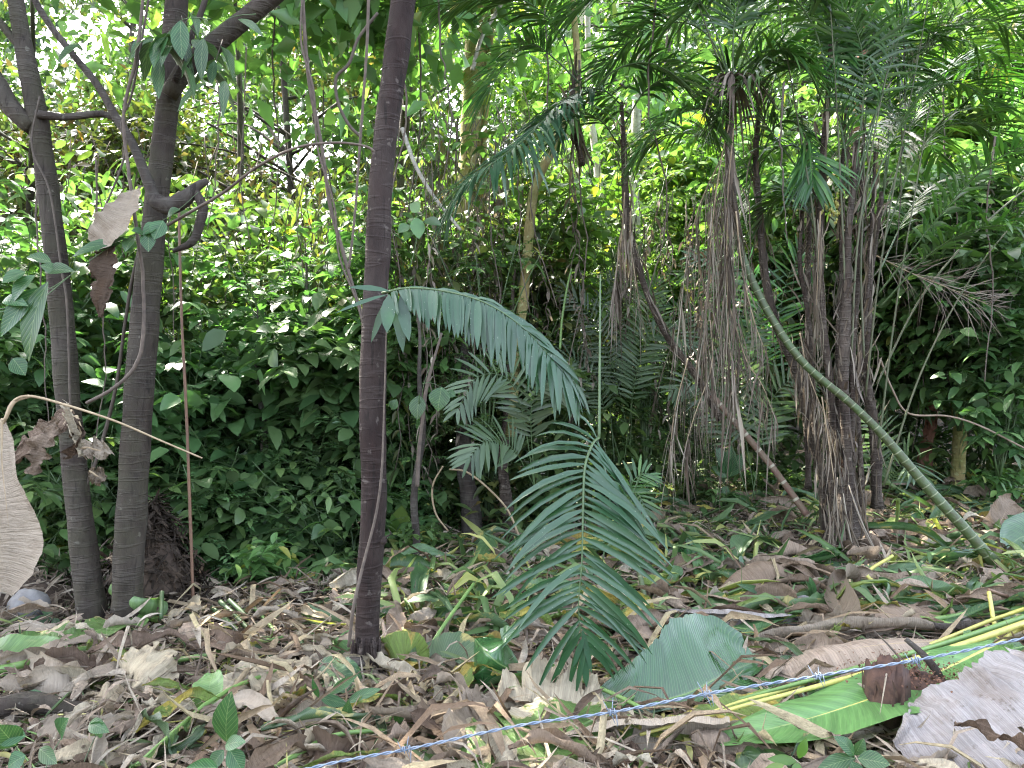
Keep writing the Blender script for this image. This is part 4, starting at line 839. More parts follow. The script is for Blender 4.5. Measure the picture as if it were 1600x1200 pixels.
dead_skirt(F_, [(985, 330, 6.5), (985, 380, 6.45), (992, 430, 6.4), (1000, 480, 6.4)], 40, .45, .006, 8, .2)
dead_skirt(B_, [(1250, 520, 6.2), (1262, 580, 6.1), (1285, 640, 6.0), (1310, 690, 6.0)], 90, .5, .006, 9, .18)
dead_skirt(C_, [(1284, 620, 6.0), (1296, 700, 5.9), (1308, 780, 5.8), (1316, 820, 5.8)], 40, .4, .006, 10, .16)
dead_skirt(C_, [(1282, 330, 6.0), (1278, 420, 6.0), (1275, 500, 6.0)], 50, .5, .006, 13, .1)
# grey dead whirl at the crown
r = np.random.default_rng(4); g = G(); n = 46; a = r.uniform(0, 6.283, n)
blades(g, np.tile(P(1146, 118, 5.95), (n, 1)), np.stack([np.cos(a), np.sin(a) * .8 - .2, r.uniform(-.5, .3, n)], -1), r.uniform(.3, .52, n), .012, STRAP, r.uniform(.5, 1.0, n), .4, (0, 0, 1)); part('dead_frond', g, M['frond_dead'], A)
# tan dead spray right of the clump
t = thing('dead_palm_frond', P(1520, 480, 7), 'tan dead palm frond with thin crossing leaflets caught in the right hand shrubs', 'palm frond')
frond(t, PP((1370, 400, 6.8), (1420, 425, 6.8), (1470, 445, 6.8), (1530, 470, 6.9), (1560, 480, 7)), 40, .5, .004, 'frond_dead', .1, .7, 0, .005, 66, STRAP_S, .02, U=(0, -1, .2), jitter=.35, rm='rib_dry')
# root flare / fibrous base of the clump
t = thing('palm_root_mass', P(1322, 868, 6.0), 'shaggy grey fibrous base of the palm clump', 'roots'); g = G(); r = np.random.default_rng(8)
for i in range(46):
    x = r.normal() * 15; a = r.normal() * .15; b = P(1318 + x, r.uniform(740, 840), 5.95 + r.normal() * .1); e = b + [x * .0022 + a * .6, r.normal() * .12 - .06, 0]; e[2] = gz(e[0], e[1]) - .01
    tube(g, crom([b, (b + e) / 2 + [-.25 * (e[0] - b[0]), 0, .03], e], 7), [.004, .006, .007, .007, .006, .005, .002], 4)
part('fibre_strands', g, M['frond_dead'], t)
g = G(); tube(g, PP((1322, 760, 6.05), (1322, 800, 6.05), (1320, 840, 6.03), (1320, 880, 6.0)), [.07, .10, .14, .2], 20, .35, 3); part('root_ball', g, M['bark_palm'], t)
# fallen brown pole
t = solo('fallen_pole', (lambda g: (tube(g, crom(PP((1262, 806, 6.2), (1205, 728, 6.3), (1150, 662, 6.4), (1112, 618, 6.5)), 30), np.linspace(.028, .026, 30), 10, .05, 2), g)[1])(G()), M['cane_brown'], 'brown bare cane leaning from the ground up to the dead frond skirt', 'pole')

# small young palms in the understorey
def young_palm(label, base, fr, L, W, mat='palm_grey', seed=0, n=20):
    t = thing('young_palm', base, label, 'palm', 'young palms in the understorey')
    for i, q in enumerate(fr): frond(t, PP(*q), n, L, W, mat, .15, 1.05, .05, .005, seed + i, t0=.35, U=(0, -.8, .6), jitter=.08)
young_palm('young palm with fanned pale fronds left of the hanging dead leaves', GX(955, 7.6),
           [[(985, 700, 7.6), (960, 580, 7.5), (925, 500, 7.4), (880, 450, 7.3)], [(985, 700, 7.6), (990, 590, 7.5), (1010, 500, 7.4), (1025, 440, 7.3)],
            [(975, 720, 7.6), (1000, 560, 7.4), (1040, 520, 7.3), (1080, 540, 7.2)], [(970, 720, 7.6), (930, 600, 7.5), (890, 560, 7.4), (850, 580, 7.3)],
            [(960, 720, 7.7), (945, 540, 7.9), (940, 480, 8), (960, 430, 8)], [(950, 720, 7.7), (905, 560, 7.9), (870, 520, 8), (820, 510, 8)]], .32, .012, seed=300, n=24)
young_palm('young palm with pale fan of leaflets behind the ringed cane', GX(1180, 7.0), [[(1180, 780, 7.0), (1160, 650, 7), (1150, 560, 6.9), (1190, 490, 6.8)], [(1175, 780, 7.0), (1200, 640, 7), (1240, 590, 6.9), (1260, 600, 6.8)], [(1170, 780, 7.0), (1130, 660, 7), (1090, 600, 6.9), (1050, 610, 6.8)]], .36, .014, seed=320)
young_palm('young palm low in the shade right of the clump stems', GX(1380, 7.2), [[(1375, 790, 7.2), (1372, 730, 7.1), (1370, 690, 7.0), (1362, 650, 6.9)], [(1378, 790, 7.2), (1400, 740, 7.1), (1420, 720, 7.0), (1430, 740, 6.9)]], .36, .012, seed=330, n=16)
young_palm('young palm with drooping fronds right of the stout trunk', GX(800, 6.2), [[(835, 760, 6.2), (815, 640, 6.1), (790, 590, 6.0), (745, 590, 5.9), (715, 640, 5.8)], [(835, 760, 6.2), (830, 640, 6.1), (850, 600, 6.0), (890, 610, 5.9)], [(835, 760, 6.2), (800, 700, 6.0), (760, 690, 5.8), (730, 720, 5.7)]], .32, .016, 'palm_grey', seed=340)
young_palm('small fern like palm at the right tip of the big hanging frond', GX(985, 5.4), [[(950, 830, 5.4), (975, 790, 5.3), (995, 770, 5.2), (1010, 800, 5.1)], [(960, 840, 5.4), (985, 760, 5.4), (1005, 740, 5.4), (1020, 745, 5.4)]], .2, .01, 'palm', seed=350, n=14)
young_palm('dark young palm behind the dead frond skirt', GX(1200, 8.2), [[(1200, 700, 8.2), (1190, 500, 8.2), (1160, 420, 8.2), (1080, 400, 8.2)], [(1200, 700, 8.2), (1220, 480, 8.2), (1250, 400, 8.2), (1270, 430, 8.2)], [(1200, 700, 8.2), (1170, 560, 8.2), (1100, 500, 8.2), (1030, 470, 8.2)], [(1200, 700, 8.2), (1180, 520, 8.3), (1120, 430, 8.4), (1060, 430, 8.4)]], .45, .014, 'palm', seed=360, n=24)

# ================================================================== BIG FALLEN LEAVES
def blade_geo(g, mid, W, N, fold, curl, rag, wave, nf, seed, n, m, prof, crumple, rip, asym, hole, roll):
    r = np.random.default_rng(seed); T = tang(mid); s = np.linspace(0, 1, n); N = np.broadcast_to(np.asarray(N, float), (n, 3))
    sd = nrm(np.cross(T, N) + 1e-6); up = nrm(np.cross(sd, T))
    if roll:
        a = (s * roll)[:, None]; sd, up = sd * np.cos(a) + up * np.sin(a), up * np.cos(a) - sd * np.sin(a)
    w = W * (np.clip(np.sin(np.pi * np.clip(s * .93 + .04, 0, 1)), 0, 1) ** .55 if prof is None else np.interp(s, prof[0], prof[1]))
    V = np.zeros((n, m, 3)); UV = np.zeros((n, m, 2)); h = m // 2
    for si, sg in ((0, -1), (1, 1)):
        rg = 1 + rag * (np.sin(s * 23 + seed) * .4 + np.sin(s * 61 + seed * 3 + sg) * .35 + np.sin(s * 131 + sg * 2) * .25) + r.normal(size=n) * rag * .25
        for _ in range(max(rip, 0)):
            c = r.uniform(.12, .92); rg *= 1 - r.uniform(.3, .8) * np.exp(-((s - c) / .016) ** 2)
        ws = w * rg * asym[si]; x = np.zeros(n); z = np.zeros(n)
        for j in range(1, h + 1):
            t = (j - .5) / h; a = fold[si] + curl[si] * t
            x = x + ws / h * math.cos(a); z = z + ws / h * math.sin(a)
            tt = j / h
            zz = z + wave * tt ** 1.4 * np.sin(s * 6.283 * nf + seed * 1.7 + sg) + crumple * tt * fbm(s * 5 + seed, np.full(n, tt * 2.2 + sg), 1.6, seed)
            k = h + sg * j; V[:, k] = mid + sd * (sg * x)[:, None] + up * zz[:, None]; UV[:, k, 0] = .5 + sg * tt * .5; UV[:, k, 1] = s
    V[:, h] = mid; UV[:, h, 0] = .5; UV[:, h, 1] = s
    f = grid_faces(n, m)
    if hole:
        fi = np.arange(len(f)); a, b = fi // (m - 1), fi % (m - 1); hv = fbm(a * .45, b * .55, 1.3, seed + 3); f = f[(hv < 1 - hole) | (np.abs(b - h) < 2)]
    g.add(V, f, UV); return up
def blade(label, pts, W, mat, fold=(.2, .2), curl=(0, 0), N=(0, 0, 1), rib='rib_dry', rw=.007, rag=.06, wave=.02, nf=3, seed=0, n=56, m=23, prof=None, tail=None, crumple=.006, rip=0, ribs=True, name='fallen_leaf', cat='leaf', asym=(1, 1), hole=0.0, group=None, roll=0.0):
    pts = [np.asarray(p, float) for p in pts]
    if rip >= 0 and mat in ('ban_dry', 'ban_grey', 'ban_brown', 'ban_cream', 'ban_mixed'): crumple = max(crumple, .02); rag = rag * 1.2; rip = rip + 2; wave = wave * 1.2
    mid = crom(pts, n); t = thing(name, mid[n // 2], label, cat, group)
    g = G(); up = blade_geo(g, mid, W, N, fold, curl, rag, wave, nf, seed, n, m, prof, crumple, rip, asym, hole, roll); part('leaf_blade', g, M[mat], t)
    if ribs:
        rp = mid - up * .003; g = G()
        if tail is not None: rp = np.vstack([crom([np.asarray(q, float) for q in tail][::-1] + [rp[0]], 14)[:-1], rp])
        q = len(rp); rr_ = np.interp(np.linspace(0, 1, q), [0, max(.05, (q - n) / q), 1], [rw * 1.1, rw, rw * .25]); tube(g, rp, rr_, 7, .05, seed); part('midrib', g, M[rib], t)
    return t
def GL(*a):     # ground points: (px, py, lift)
    return [GP(p[0], p[1], p[2] if len(p) > 2 else .03) for p in a]
UPN = (0, 0, 1); CAM = (0, -1, .25); TILT = (0, -.8, .75)
BG = 'large fallen leaves on the litter'
# right foreground
blade('glossy dark green broad leaf lying tilted in front of the hanging frond tip', GL((935, 1090, .10), (1000, 1098, .12), (1070, 1085, .14), (1130, 1055, .15), (1185, 1032, .13)), .27, 'ban_green', (-.02, -.1), (.55, .3), (0, -.62, .8), 'rib_green', .006, .03, .012, 2, 1, asym=(1.15, .25), prof=([0, .08, .2, .4, .6, .78, .92, 1], [.12, .4, .62, .84, .98, 1.02, .85, .45]), crumple=.008, group=BG)
blade('long green blade with pale midrib lying under the barbed wire', GL((1560, 1005, .2), (1440, 1062, .19), (1330, 1102, .18), (1230, 1132, .16), (1118, 1158, .13)), .24, 'ban_light', (.3, .25), (.2, -.7), (0, -.35, 1), 'rib_yellow', .009, .03, .01, 3, 2, tail=[GP(1590, 985, .2), P(1690, 950, 3.2)], asym=(.85, .6), group=BG)
blade('yellowing spotted blade with thick yellow midrib below the wire', GL((1210, 1082, .17), (1150, 1098, .17), (1090, 1120, .15), (1050, 1132, .13), (1008, 1138, .12)), .19, 'ban_yellow', (.2, .1), (.3, -.3), (0, -.45, 1), 'rib_yellow', .009, .05, .012, 4, 3, tail=[GP(1300, 1055, .19), GP(1440, 1012, .2), GP(1560, 965, .22), P(1680, 925, 3.6)], asym=(1.0, .25), group=BG)
blade('dark green blade tucked below the yellowing blade', GL((1420, 1068, .09), (1330, 1090, .08), (1230, 1098, .08), (1130, 1140, .06), (1060, 1152, .05)), .20, 'ban_green', (.1, .1), (.2, -.2), (0, -.3, 1), 'rib_green', .006, .04, .015, 3, 4, group=BG)
blade('half green half withered broad blade at the bottom centre', GL((965, 1105, .13), (915, 1130, .13), (850, 1158, .12), (780, 1180, .1), (690, 1215, .06), (620, 1245, .05)), .24, 'ban_mixed', (.12, .05), (.15, -.3), (0, -.4, 1), 'rib_green', .008, .07, .02, 3, 5, tail=[GP(1000, 1082, .13), GP(1045, 1062, .1)], rip=2, group=BG)
blade('arched tan brown dry blade behind the wire at the right', GL((1500, 1000, .14), (1440, 1003, .22), (1370, 1008, .25), (1290, 1022, .22), (1220, 1045, .14), (1165, 1065, .08)), .235, 'ban_dry', (-.1, -.35), (-.2, -.9), (0, -.5, 1), 'rib_dry', .006, .05, .012, 5, 6, rip=-1, crumple=.012, asym=(.9, 1.), group=BG)
blade('long grey rolled dry leaf right of the hanging frond', GL((1010, 958, .06), (1060, 972, .07), (1130, 978, .08), (1200, 980, .08), (1265, 975, .06)), .17, 'ban_pale', (.5, -.3), (3.4, -2.2), UPN, 'rib_dry', .005, .04, .006, 3, 7, rip=-1, group=BG)
blade('brown tube of rolled dry leaf along the bottom edge', GL((860, 1172, .06), (930, 1166, .08), (1010, 1160, .09), (1080, 1158, .1), (1142, 1160, .1)), .17, 'ban_grey', (.5, -.5), (3.2, -2.9), UPN, 'rib_dry', .005, .04, .006, 3, 8, rip=-1, prof=([0, .1, .3, 1], [.3, .7, 1, 1.05]), group=BG)
blade('huge pale grey papery blade in the lower right corner', GL((1700, 1075, .24), (1630, 1110, .23), (1560, 1135, .2), (1490, 1160, .17), (1415, 1185, .12)), .30, 'ban_pale', (.05, .0), (.1, -.35), (0, -.55, 1), 'rib_dry', .004, .08, .03, 4, 9, rip=-1, crumple=.035, hole=.16, asym=(1.05, 1.0), prof=([0, .2, .8, 1], [1, 1, .75, .25]), group=BG)
blade('narrow dry strip lying on the huge pale grey blade', [P(1492, 1128, 2.62), P(1550, 1146, 2.58), P(1605, 1170, 2.5), P(1680, 1210, 2.4)], .018, 'ban_brown', (.4, .4), (.4, .4), (0, -.5, 1), ribs=False, seed=10)
blade('upright curled dry leaf like a shell at the right', [GP(1325, 968, .0), GP(1312, 968, .12), P(1315, 905, 4.75), P(1345, 886, 4.7), P(1362, 892, 4.65)], .17, 'ban_grey', (.7, .4), (1.3, .6), (-.6, -1, .1), 'rib_dry', .005, .03, .006, 3, 11, rip=-1, asym=(.6, 1.1), group=BG)
blade('yellow green dying blade between grey roll and shell shaped leaf', GL((1250, 962, .08), (1200, 955, .1), (1150, 950, .11), (1105, 952, .09)), .17, 'ban_yellow', (.3, .0), (.3, -.5), (0, -.7, 1), 'rib_yellow', .005, .05, .015, 3, 12, group=BG)
blade('brown wrinkled leaf behind the grey roll', GL((1075, 940, .05), (1140, 928, .09), (1200, 925, .09), (1260, 935, .06)), .19, 'ban_dry', (-.2, -.3), (-.5, -.9), (0, -.4, 1), 'rib_dry', .005, .1, .03, 5, 13, group=BG)
blade('short tan folded leaf left of the arched tan blade', GL((1215, 1000, .06), (1180, 1008, .09), (1130, 1004, .09), (1075, 1012, .05)), .13, 'ban_dry', (-.2, -.4), (-.6, -1.1), (0, -.4, 1), 'rib_dry', .004, .1, .02, 4, 14, group=BG)
blade('grey dry leaf with upturned lip above the arched tan blade', GL((1245, 980, .06), (1290, 985, .09), (1340, 990, .09), (1395, 992, .06)), .13, 'ban_grey', (.5, -.2), (1.6, -.6), (0, -.4, 1), 'rib_dry', .004, .08, .02, 3, 15, group=BG)
blade('dark green folded leaf rolled at the foot of the palm clump', GL((1225, 888, .05), (1260, 880, .11), (1290, 872, .13), (1316, 866, .12)), .12, 'ban_green', (.9, .3), (2.0, 1.2), (0, -.5, 1), 'rib_green', .006, .03, .006, 2, 16, tail=[GP(1330, 868, .12), GP(1420, 862, .12), GP(1530, 850, .12), GP(1640, 850, .1)], group=BG)
blade('green and yellow curled leaf heap at the right edge', GL((1500, 884, .06), (1530, 870, .14), (1560, 868, .15), (1590, 880, .1)), .14, 'ban_yellow', (-.3, -.5), (-.8, -1.4), (0, -.6, 1), 'rib_yellow', .005, .05, .02, 4, 17, group=BG)
blade('green folded leaf left of the curled yellow heap at the right', GL((1530, 868, .12), (1495, 874, .13), (1460, 880, .1), (1438, 888, .06)), .09, 'ban_green', (.8, .2), (.8, .3), (0, -.5, 1), 'rib_green', .006, .04, .01, 3, 18, group=BG)
blade('green leaf poking in at the right edge above the yellow heap', GL((1700, 860, .1), (1640, 845, .2), (1600, 838, .22), (1570, 858, .14)), .2, 'ban_green', (.2, .1), (.3, .3), (0, -.9, .7), 'rib_green', .006, .04, .01, 3, 19, group=BG)
blade('brown pointed dry leaf standing near the right edge', [GP(1540, 828, .02), GP(1560, 820, .12), P(1580, 780, 7.0)], .16, 'ban_dry', (.1, .2), (.4, .3), (0, -1, .3), seed=20, group=BG)
blade('dark grey crumpled leaf below the green petioles at the right', GL((1400, 935, .05), (1440, 925, .1), (1480, 930, .1), (1530, 948, .06)), .16, 'ban_grey', (-.1, -.4), (-.4, -.9), (0, -.4, 1), 'rib_dry', .004, .12, .03, 5, 21, group=BG)
blade('flat beige leaf behind the green petioles at the right', GL((1410, 968, .05), (1460, 962, .07), (1520, 960, .07), (1580, 962, .05)), .14, 'ban_dry', (0, 0), (.1, -.3), (0, -.4, 1), 'rib_dry', .004, .06, .015, 3, 22, group=BG)
blade('short green leaf behind the arched tan blade root', GL((1490, 1030, .12), (1540, 1018, .15), (1590, 1020, .13)), .12, 'ban_light', (0, 0), (.3, -.3), (0, -.4, 1), 'rib_green', .005, .1, .015, 3, 23, group=BG)
blade('dark green leaf showing beneath the left end of the arched tan blade', GL((1290, 1062, .06), (1230, 1060, .08), (1170, 1068, .07), (1110, 1080, .05)), .14, 'ban_green', (0, .1), (.2, .2), (0, -.4, 1), 'rib_green', .006, .04, .015, 3, 24, group=BG)
gpath = [(1000, 1142, .13), (1150, 1100, .18), (1300, 1060, .21), (1450, 1018, .23), (1600, 968, .24), (1720, 925, .24)]
for i, (dy, dx, W_, mt, lb, l) in enumerate(((-14, 30, .022, 'rib_green', 'long green leaf stalk lying just above the yellow one under the wire', 0), (6, 0, .013, 'rib_yellow', 'long thick yellow leaf stalk lying under the wire', 0))):
    pts = crom(GL(*[(x + dx, y + dy, z) for x, y, z in gpath]), 60); g = G(); tube(g, pts, np.linspace(.006, .02, 60), 9, .05, i); solo('leaf_stalk', g, M[mt], lb, 'leaf stalk', 'cut stalks and sticks on the ground')
blade('green strip of banana leaf lying above the long green stalk', GL((1600, 1010, .17), (1500, 1030, .16), (1400, 1052, .14), (1290, 1078, .13), (1180, 1092, .11)), .10, 'ban_green', (.2, .1), (.5, -.4), (0, -.5, 1), 'rib_green', .005, .05, .01, 3, 90, group=BG)
blade('pale green strip of banana leaf between the yellow stalk and the stump', GL((1530, 1040, .16), (1450, 1058, .16), (1370, 1078, .15), (1290, 1100, .13)), .09, 'ban_light', (.2, .1), (.4, -.3), (0, -.5, 1), 'rib_green', .005, .06, .01, 3, 91, group=BG)
blade('long beige dry strip behind the arched tan blade', GL((1480, 985, .08), (1400, 980, .1), (1310, 985, .1), (1220, 995, .08), (1150, 1010, .06)), .12, 'ban_grey', (.4, -.2), (1.8, -1), (0, -.4, 1), 'rib_dry', .005, .05, .01, 3, 92, rip=-1, group=BG)
blade('second rolled beige leaf just above the long grey roll', GL((1030, 940, .06), (1100, 950, .08), (1170, 958, .08), (1240, 962, .06)), .13, 'ban_dry', (.5, -.3), (3, -1.8), UPN, 'rib_dry', .005, .05, .008, 3, 93, rip=-1, group=BG)
blade('white torn leaf scrap right of the yellow green dying blade', GL((1240, 965, .06), (1258, 948, .14), (1270, 968, .06)), .07, 'ban_pale', (.2, .3), (.4, .5), (0, -1, .5), seed=94, ribs=False, group=BG)
blade('purple brown folded leaf under the brown tube at the bottom', GL((880, 1190, .05), (940, 1192, .07), (1010, 1195, .05)), .10, 'ban_brown', (.2, -.2), (.5, -.6), (0, -.5, 1), seed=95, group=BG)
# centre
blade('upright folded green leaf making a dark tent left of the hanging frond tip', GL((815, 1052, .1), (785, 1040, .18), (760, 1020, .24), (742, 998, .24)), .2, 'ban_green', (-.7, -.2), (-.6, -.2), (0, -1, .6), 'rib_green', .005, .03, .01, 2, 25, asym=(.8, .9), group=BG)
blade('flat dull green leaf beside the tent shaped leaf', GL((640, 1058, .05), (680, 1045, .08), (720, 1042, .09), (760, 1062, .06)), .17, 'ban_shadegreen', (.1, .1), (.3, .3), (0, -.6, 1), 'rib_green', .005, .04, .02, 3, 26, group=BG)
blade('curled yellow green leaf at the foot of the centre tree', GL((600, 1045, .04), (618, 1030, .12), (640, 1025, .12), (655, 1055, .05)), .12, 'ban_yellow', (.1, .3), (.5, .8), (0, -.9, .6), 'rib_green', .004, .06, .015, 3, 27, group=BG)
blade('pinkish beige flat leaf lying alone left of the hanging frond', GL((748, 948, .04), (775, 952, .08), (805, 958, .07), (835, 955, .05)), .16, 'ban_dry', (.0, -.1), (.2, -.3), (0, -.5, 1), 'rib_dry', .004, .08, .015, 3, 28, group=BG)
blade('pale beige leaf lying behind the hanging frond tip', GL((795, 1018, .04), (850, 1010, .06), (900, 1000, .07), (950, 992, .05)), .15, 'ban_dry', (.0, 0), (.1, -.1), (0, -.4, 1), 'rib_dry', .004, .06, .012, 3, 29, group=BG)
blade('cream and beige torn leaf left of the glossy dark green leaf', GL((780, 1095, .1), (830, 1085, .13), (880, 1090, .14), (950, 1112, .1)), .17, 'ban_cream', (.1, -.1), (.2, -.5), (0, -.5, 1), 'rib_dry', .004, .14, .03, 4, 30, rip=2, group=BG)
blade('greyish folded dead leaf left of the half withered blade', GL((700, 1170, .1), (720, 1140, .13), (745, 1115, .14), (775, 1100, .12)), .11, 'ban_grey', (.5, -.3), (.6, -.6), (0, -.6, 1), 'rib_dry', .004, .12, .02, 4, 31, group=BG)
blade('yellow and green banded piece of leaf by the root', GL((700, 1060, .09), (712, 1078, .1), (722, 1095, .08)), .11, 'ban_yellow', (.1, .1), (.3, .3), (0, -.9, .6), ribs=False, seed=32, group=BG)
blade('brown crumpled leaf between tent shaped leaf and torn cream leaf', GL((735, 1065, .06), (780, 1072, .09), (820, 1080, .08)), .13, 'ban_brown', (.1, -.2), (.2, -.5), (0, -.5, 1), seed=33, rag=.1, group=BG)
blade('green leaf tip stuck up left of the centre tree foot', GL((520, 1035, .03), (540, 1018, .08), (556, 985, .16)), .08, 'ban_light', (.2, .2), (.2, .2), (0, -.8, .6), 'rib_green', .003, .03, .01, 2, 34, group=BG)
# left
blade('rolled green leaf stub pointing up at the foot of the ringed tree', GL((245, 972, .02), (222, 962, .08), (200, 950, .14), (176, 930, .19)), .13, 'ban_light', (.7, .5), (2.2, 1.8), (0, -.5, 1), 'rib_green', .005, .02, .004, 2, 35, prof=([0, .5, 1], [1.2, 1, .8]), group=BG)
blade('long cream and green blade on the litter below the two left trunks', GL((250, 965, .06), (200, 972, .09), (140, 988, .1), (70, 1005, .09), (-30, 1025, .07)), .15, 'ban_mixed', (.1, .2), (.2, -.5), (0, -.5, 1), 'rib_green', .006, .08, .02, 4, 36, rip=1, group=BG)
blade('green blade entering at the left edge above the grey log', GL((-60, 1018, .07), (0, 1020, .09), (60, 1018, .08), (110, 1025, .05)), .10, 'ban_light', (.2, .2), (.2, .2), (0, -.5, 1), 'rib_green', .006, .04, .01, 3, 37, tail=[P(-160, 1020, 4)], group=BG)
blade('dark brown concave dry leaf at the left', GL((40, 1068, .06), (80, 1052, .09), (120, 1045, .1), (150, 1040, .1)), .11, 'ban_brown', (.5, .2), (.6, .4), (0, -.5, 1), 'rib_dry', .004, .05, .01, 3, 38, group=BG)
blade('cream crumpled leaf hump in the left foreground', GL((180, 1075, .05), (205, 1045, .15), (230, 1055, .16), (262, 1092, .06)), .15, 'ban_cream', (.0, -.3), (-.3, -.9), (0, -.7, .8), 'rib_dry', .003, .1, .02, 4, 39, crumple=.03, group=BG)
blade('large pale cream leaf left of the centre tree foot', GL((405, 1100, .06), (420, 1078, .1), (445, 1055, .12), (455, 1030, .12)), .13, 'ban_cream', (.3, .1), (.3, -.2), (0, -.7, .9), 'rib_dry', .003, .12, .02, 4, 40, crumple=.03, group=BG)
blade('pale folded cream leaf right beside the bright green stub leaf', GL((350, 1110, .06), (372, 1080, .11), (400, 1050, .12), (425, 1025, .11)), .12, 'ban_cream', (.1, -.4), (.3, -.6), (0, -.7, .9), 'rib_dry', .003, .14, .02, 5, 41, crumple=.03, group=BG)
blade('bright green upright leaf with withered rim in the left foreground', GL((318, 1122, .05), (322, 1100, .11), (328, 1070, .18), (332, 1052, .2)), .07, 'ban_light', (.2, .2), (.3, .3), (0, -1, .5), 'rib_green', .003, .03, .006, 2, 42, group=BG)
blade('green and withered blade folded along a thick petiole at the bottom left', GL((320, 1100, .17), (285, 1130, .16), (245, 1165, .15), (200, 1205, .13), (150, 1250, .1)), .17, 'ban_mixed', (-.3, -.7), (-.3, -.9), (0, -.6, .9), 'rib_green', .009, .06, .02, 5, 43, tail=[GP(370, 1072, .15), GP(440, 1045, .12)], asym=(.15, 1.1), group=BG)
blade('broad bitten green leaf beside the foot of the centre tree', GL((480, 1060, .08), (510, 1058, .11), (540, 1062, .11), (566, 1075, .07)), .10, 'leaf_near', (.2, .15), (.2, .2), (0, -.6, .9), 'rib_green', .003, .06, .01, 2, 44, group=BG)
blade('curled tan and orange leaf near the grey log', GL((88, 1078, .06), (110, 1060, .12), (130, 1062, .12), (135, 1085, .05)), .08, 'ban_cream', (.4, .2), (1.3, .6), (0, -.9, .6), seed=45, group=BG)
blade('dark brown leaf standing on edge left of the centre tree', GL((455, 1100, .06), (475, 1085, .1), (495, 1098, .1), (490, 1122, .05)), .07, 'ban_brown', (.2, .3), (.4, .5), (0, -.9, .6), seed=46, group=BG)
blade('pale narrow strip of leaf standing left of the centre tree foot', GL((455, 1030, .05), (458, 1010, .1), (462, 995, .12)), .025, 'ban_dry', (.3, .3), (.4, .4), (0, -1, .4), ribs=False, seed=47, group=BG)
blade('olive curved dry sheath right of the centre tree', GL((595, 965, .03), (620, 955, .06), (650, 962, .06), (672, 985, .02)), .07, 'ban_yellow', (.6, .6), (1.2, 1.2), (0, -.5, 1), seed=48, group=BG)
blade('green folded blade in the left corner behind the seedlings', GL((0, 1125, .03), (50, 1110, .05), (90, 1120, .04)), .08, 'ban_shadegreen', (.1, .1), (.3, .3), (0, -.6, 1), seed=49, group=BG)
for i, (x0, y0, x1, y1, c, W_, lb) in enumerate((
        (20, 1085, 150, 1065, 'ban_grey', .09, 'grey folded leaf lying over the grey log'), (255, 1110, 330, 1075, 'ban_dry', .08, 'tan folded leaf left of the bright green upright leaf'),
        (560, 1110, 650, 1090, 'ban_brown', .08, 'dark brown leaf among the roots right of the centre tree foot'), (300, 1000, 395, 1020, 'ban_brown', .08, 'brown leaf below the three cut stalks'),
        (430, 1150, 520, 1105, 'ban_grey', .06, 'narrow grey folded leaf left of the bent green stalk'), (570, 1150, 650, 1190, 'ban_dry', .10, 'tan leaf under the left end of the wire'),
        (460, 1180, 560, 1190, 'ban_brown', .09, 'dark leaf at the bottom edge under the bent green stalk'), (120, 1100, 215, 1085, 'ban_cream', .06, 'thin cream leaf right of the grey log'),
        (20, 1040, 130, 1060, 'ban_grey', .07, 'grey strip leaf under the green blade at the left edge'), (620, 1000, 700, 990, 'ban_dry', .07, 'small tan leaf right of the centre tree'),
        (655, 1150, 700, 1110, 'ban_dry', .09, 'tan curled leaf left of the greyish folded dead leaf'), (1010, 1050, 1075, 1000, 'ban_dry', .09, 'tan leaf above the glossy dark green leaf'))):
    rr = random.Random(i + 50); xm, ym = (x0 + x1) / 2, (y0 + y1) / 2 - 8
    blade(lb, GL((x0, y0, .05), (xm, ym, .13), (x1, y1, .06)), W_, c, (rr.uniform(0, .6), rr.uniform(-.5, .3)), (rr.uniform(0, 2.2), rr.uniform(-1.4, .5)), (rr.uniform(-.2, .2), -.6, 1), 'rib_dry', .004, .07, .015, 3, 130 + i, n=36, m=15, rip=-1, crumple=.012, group=BG)
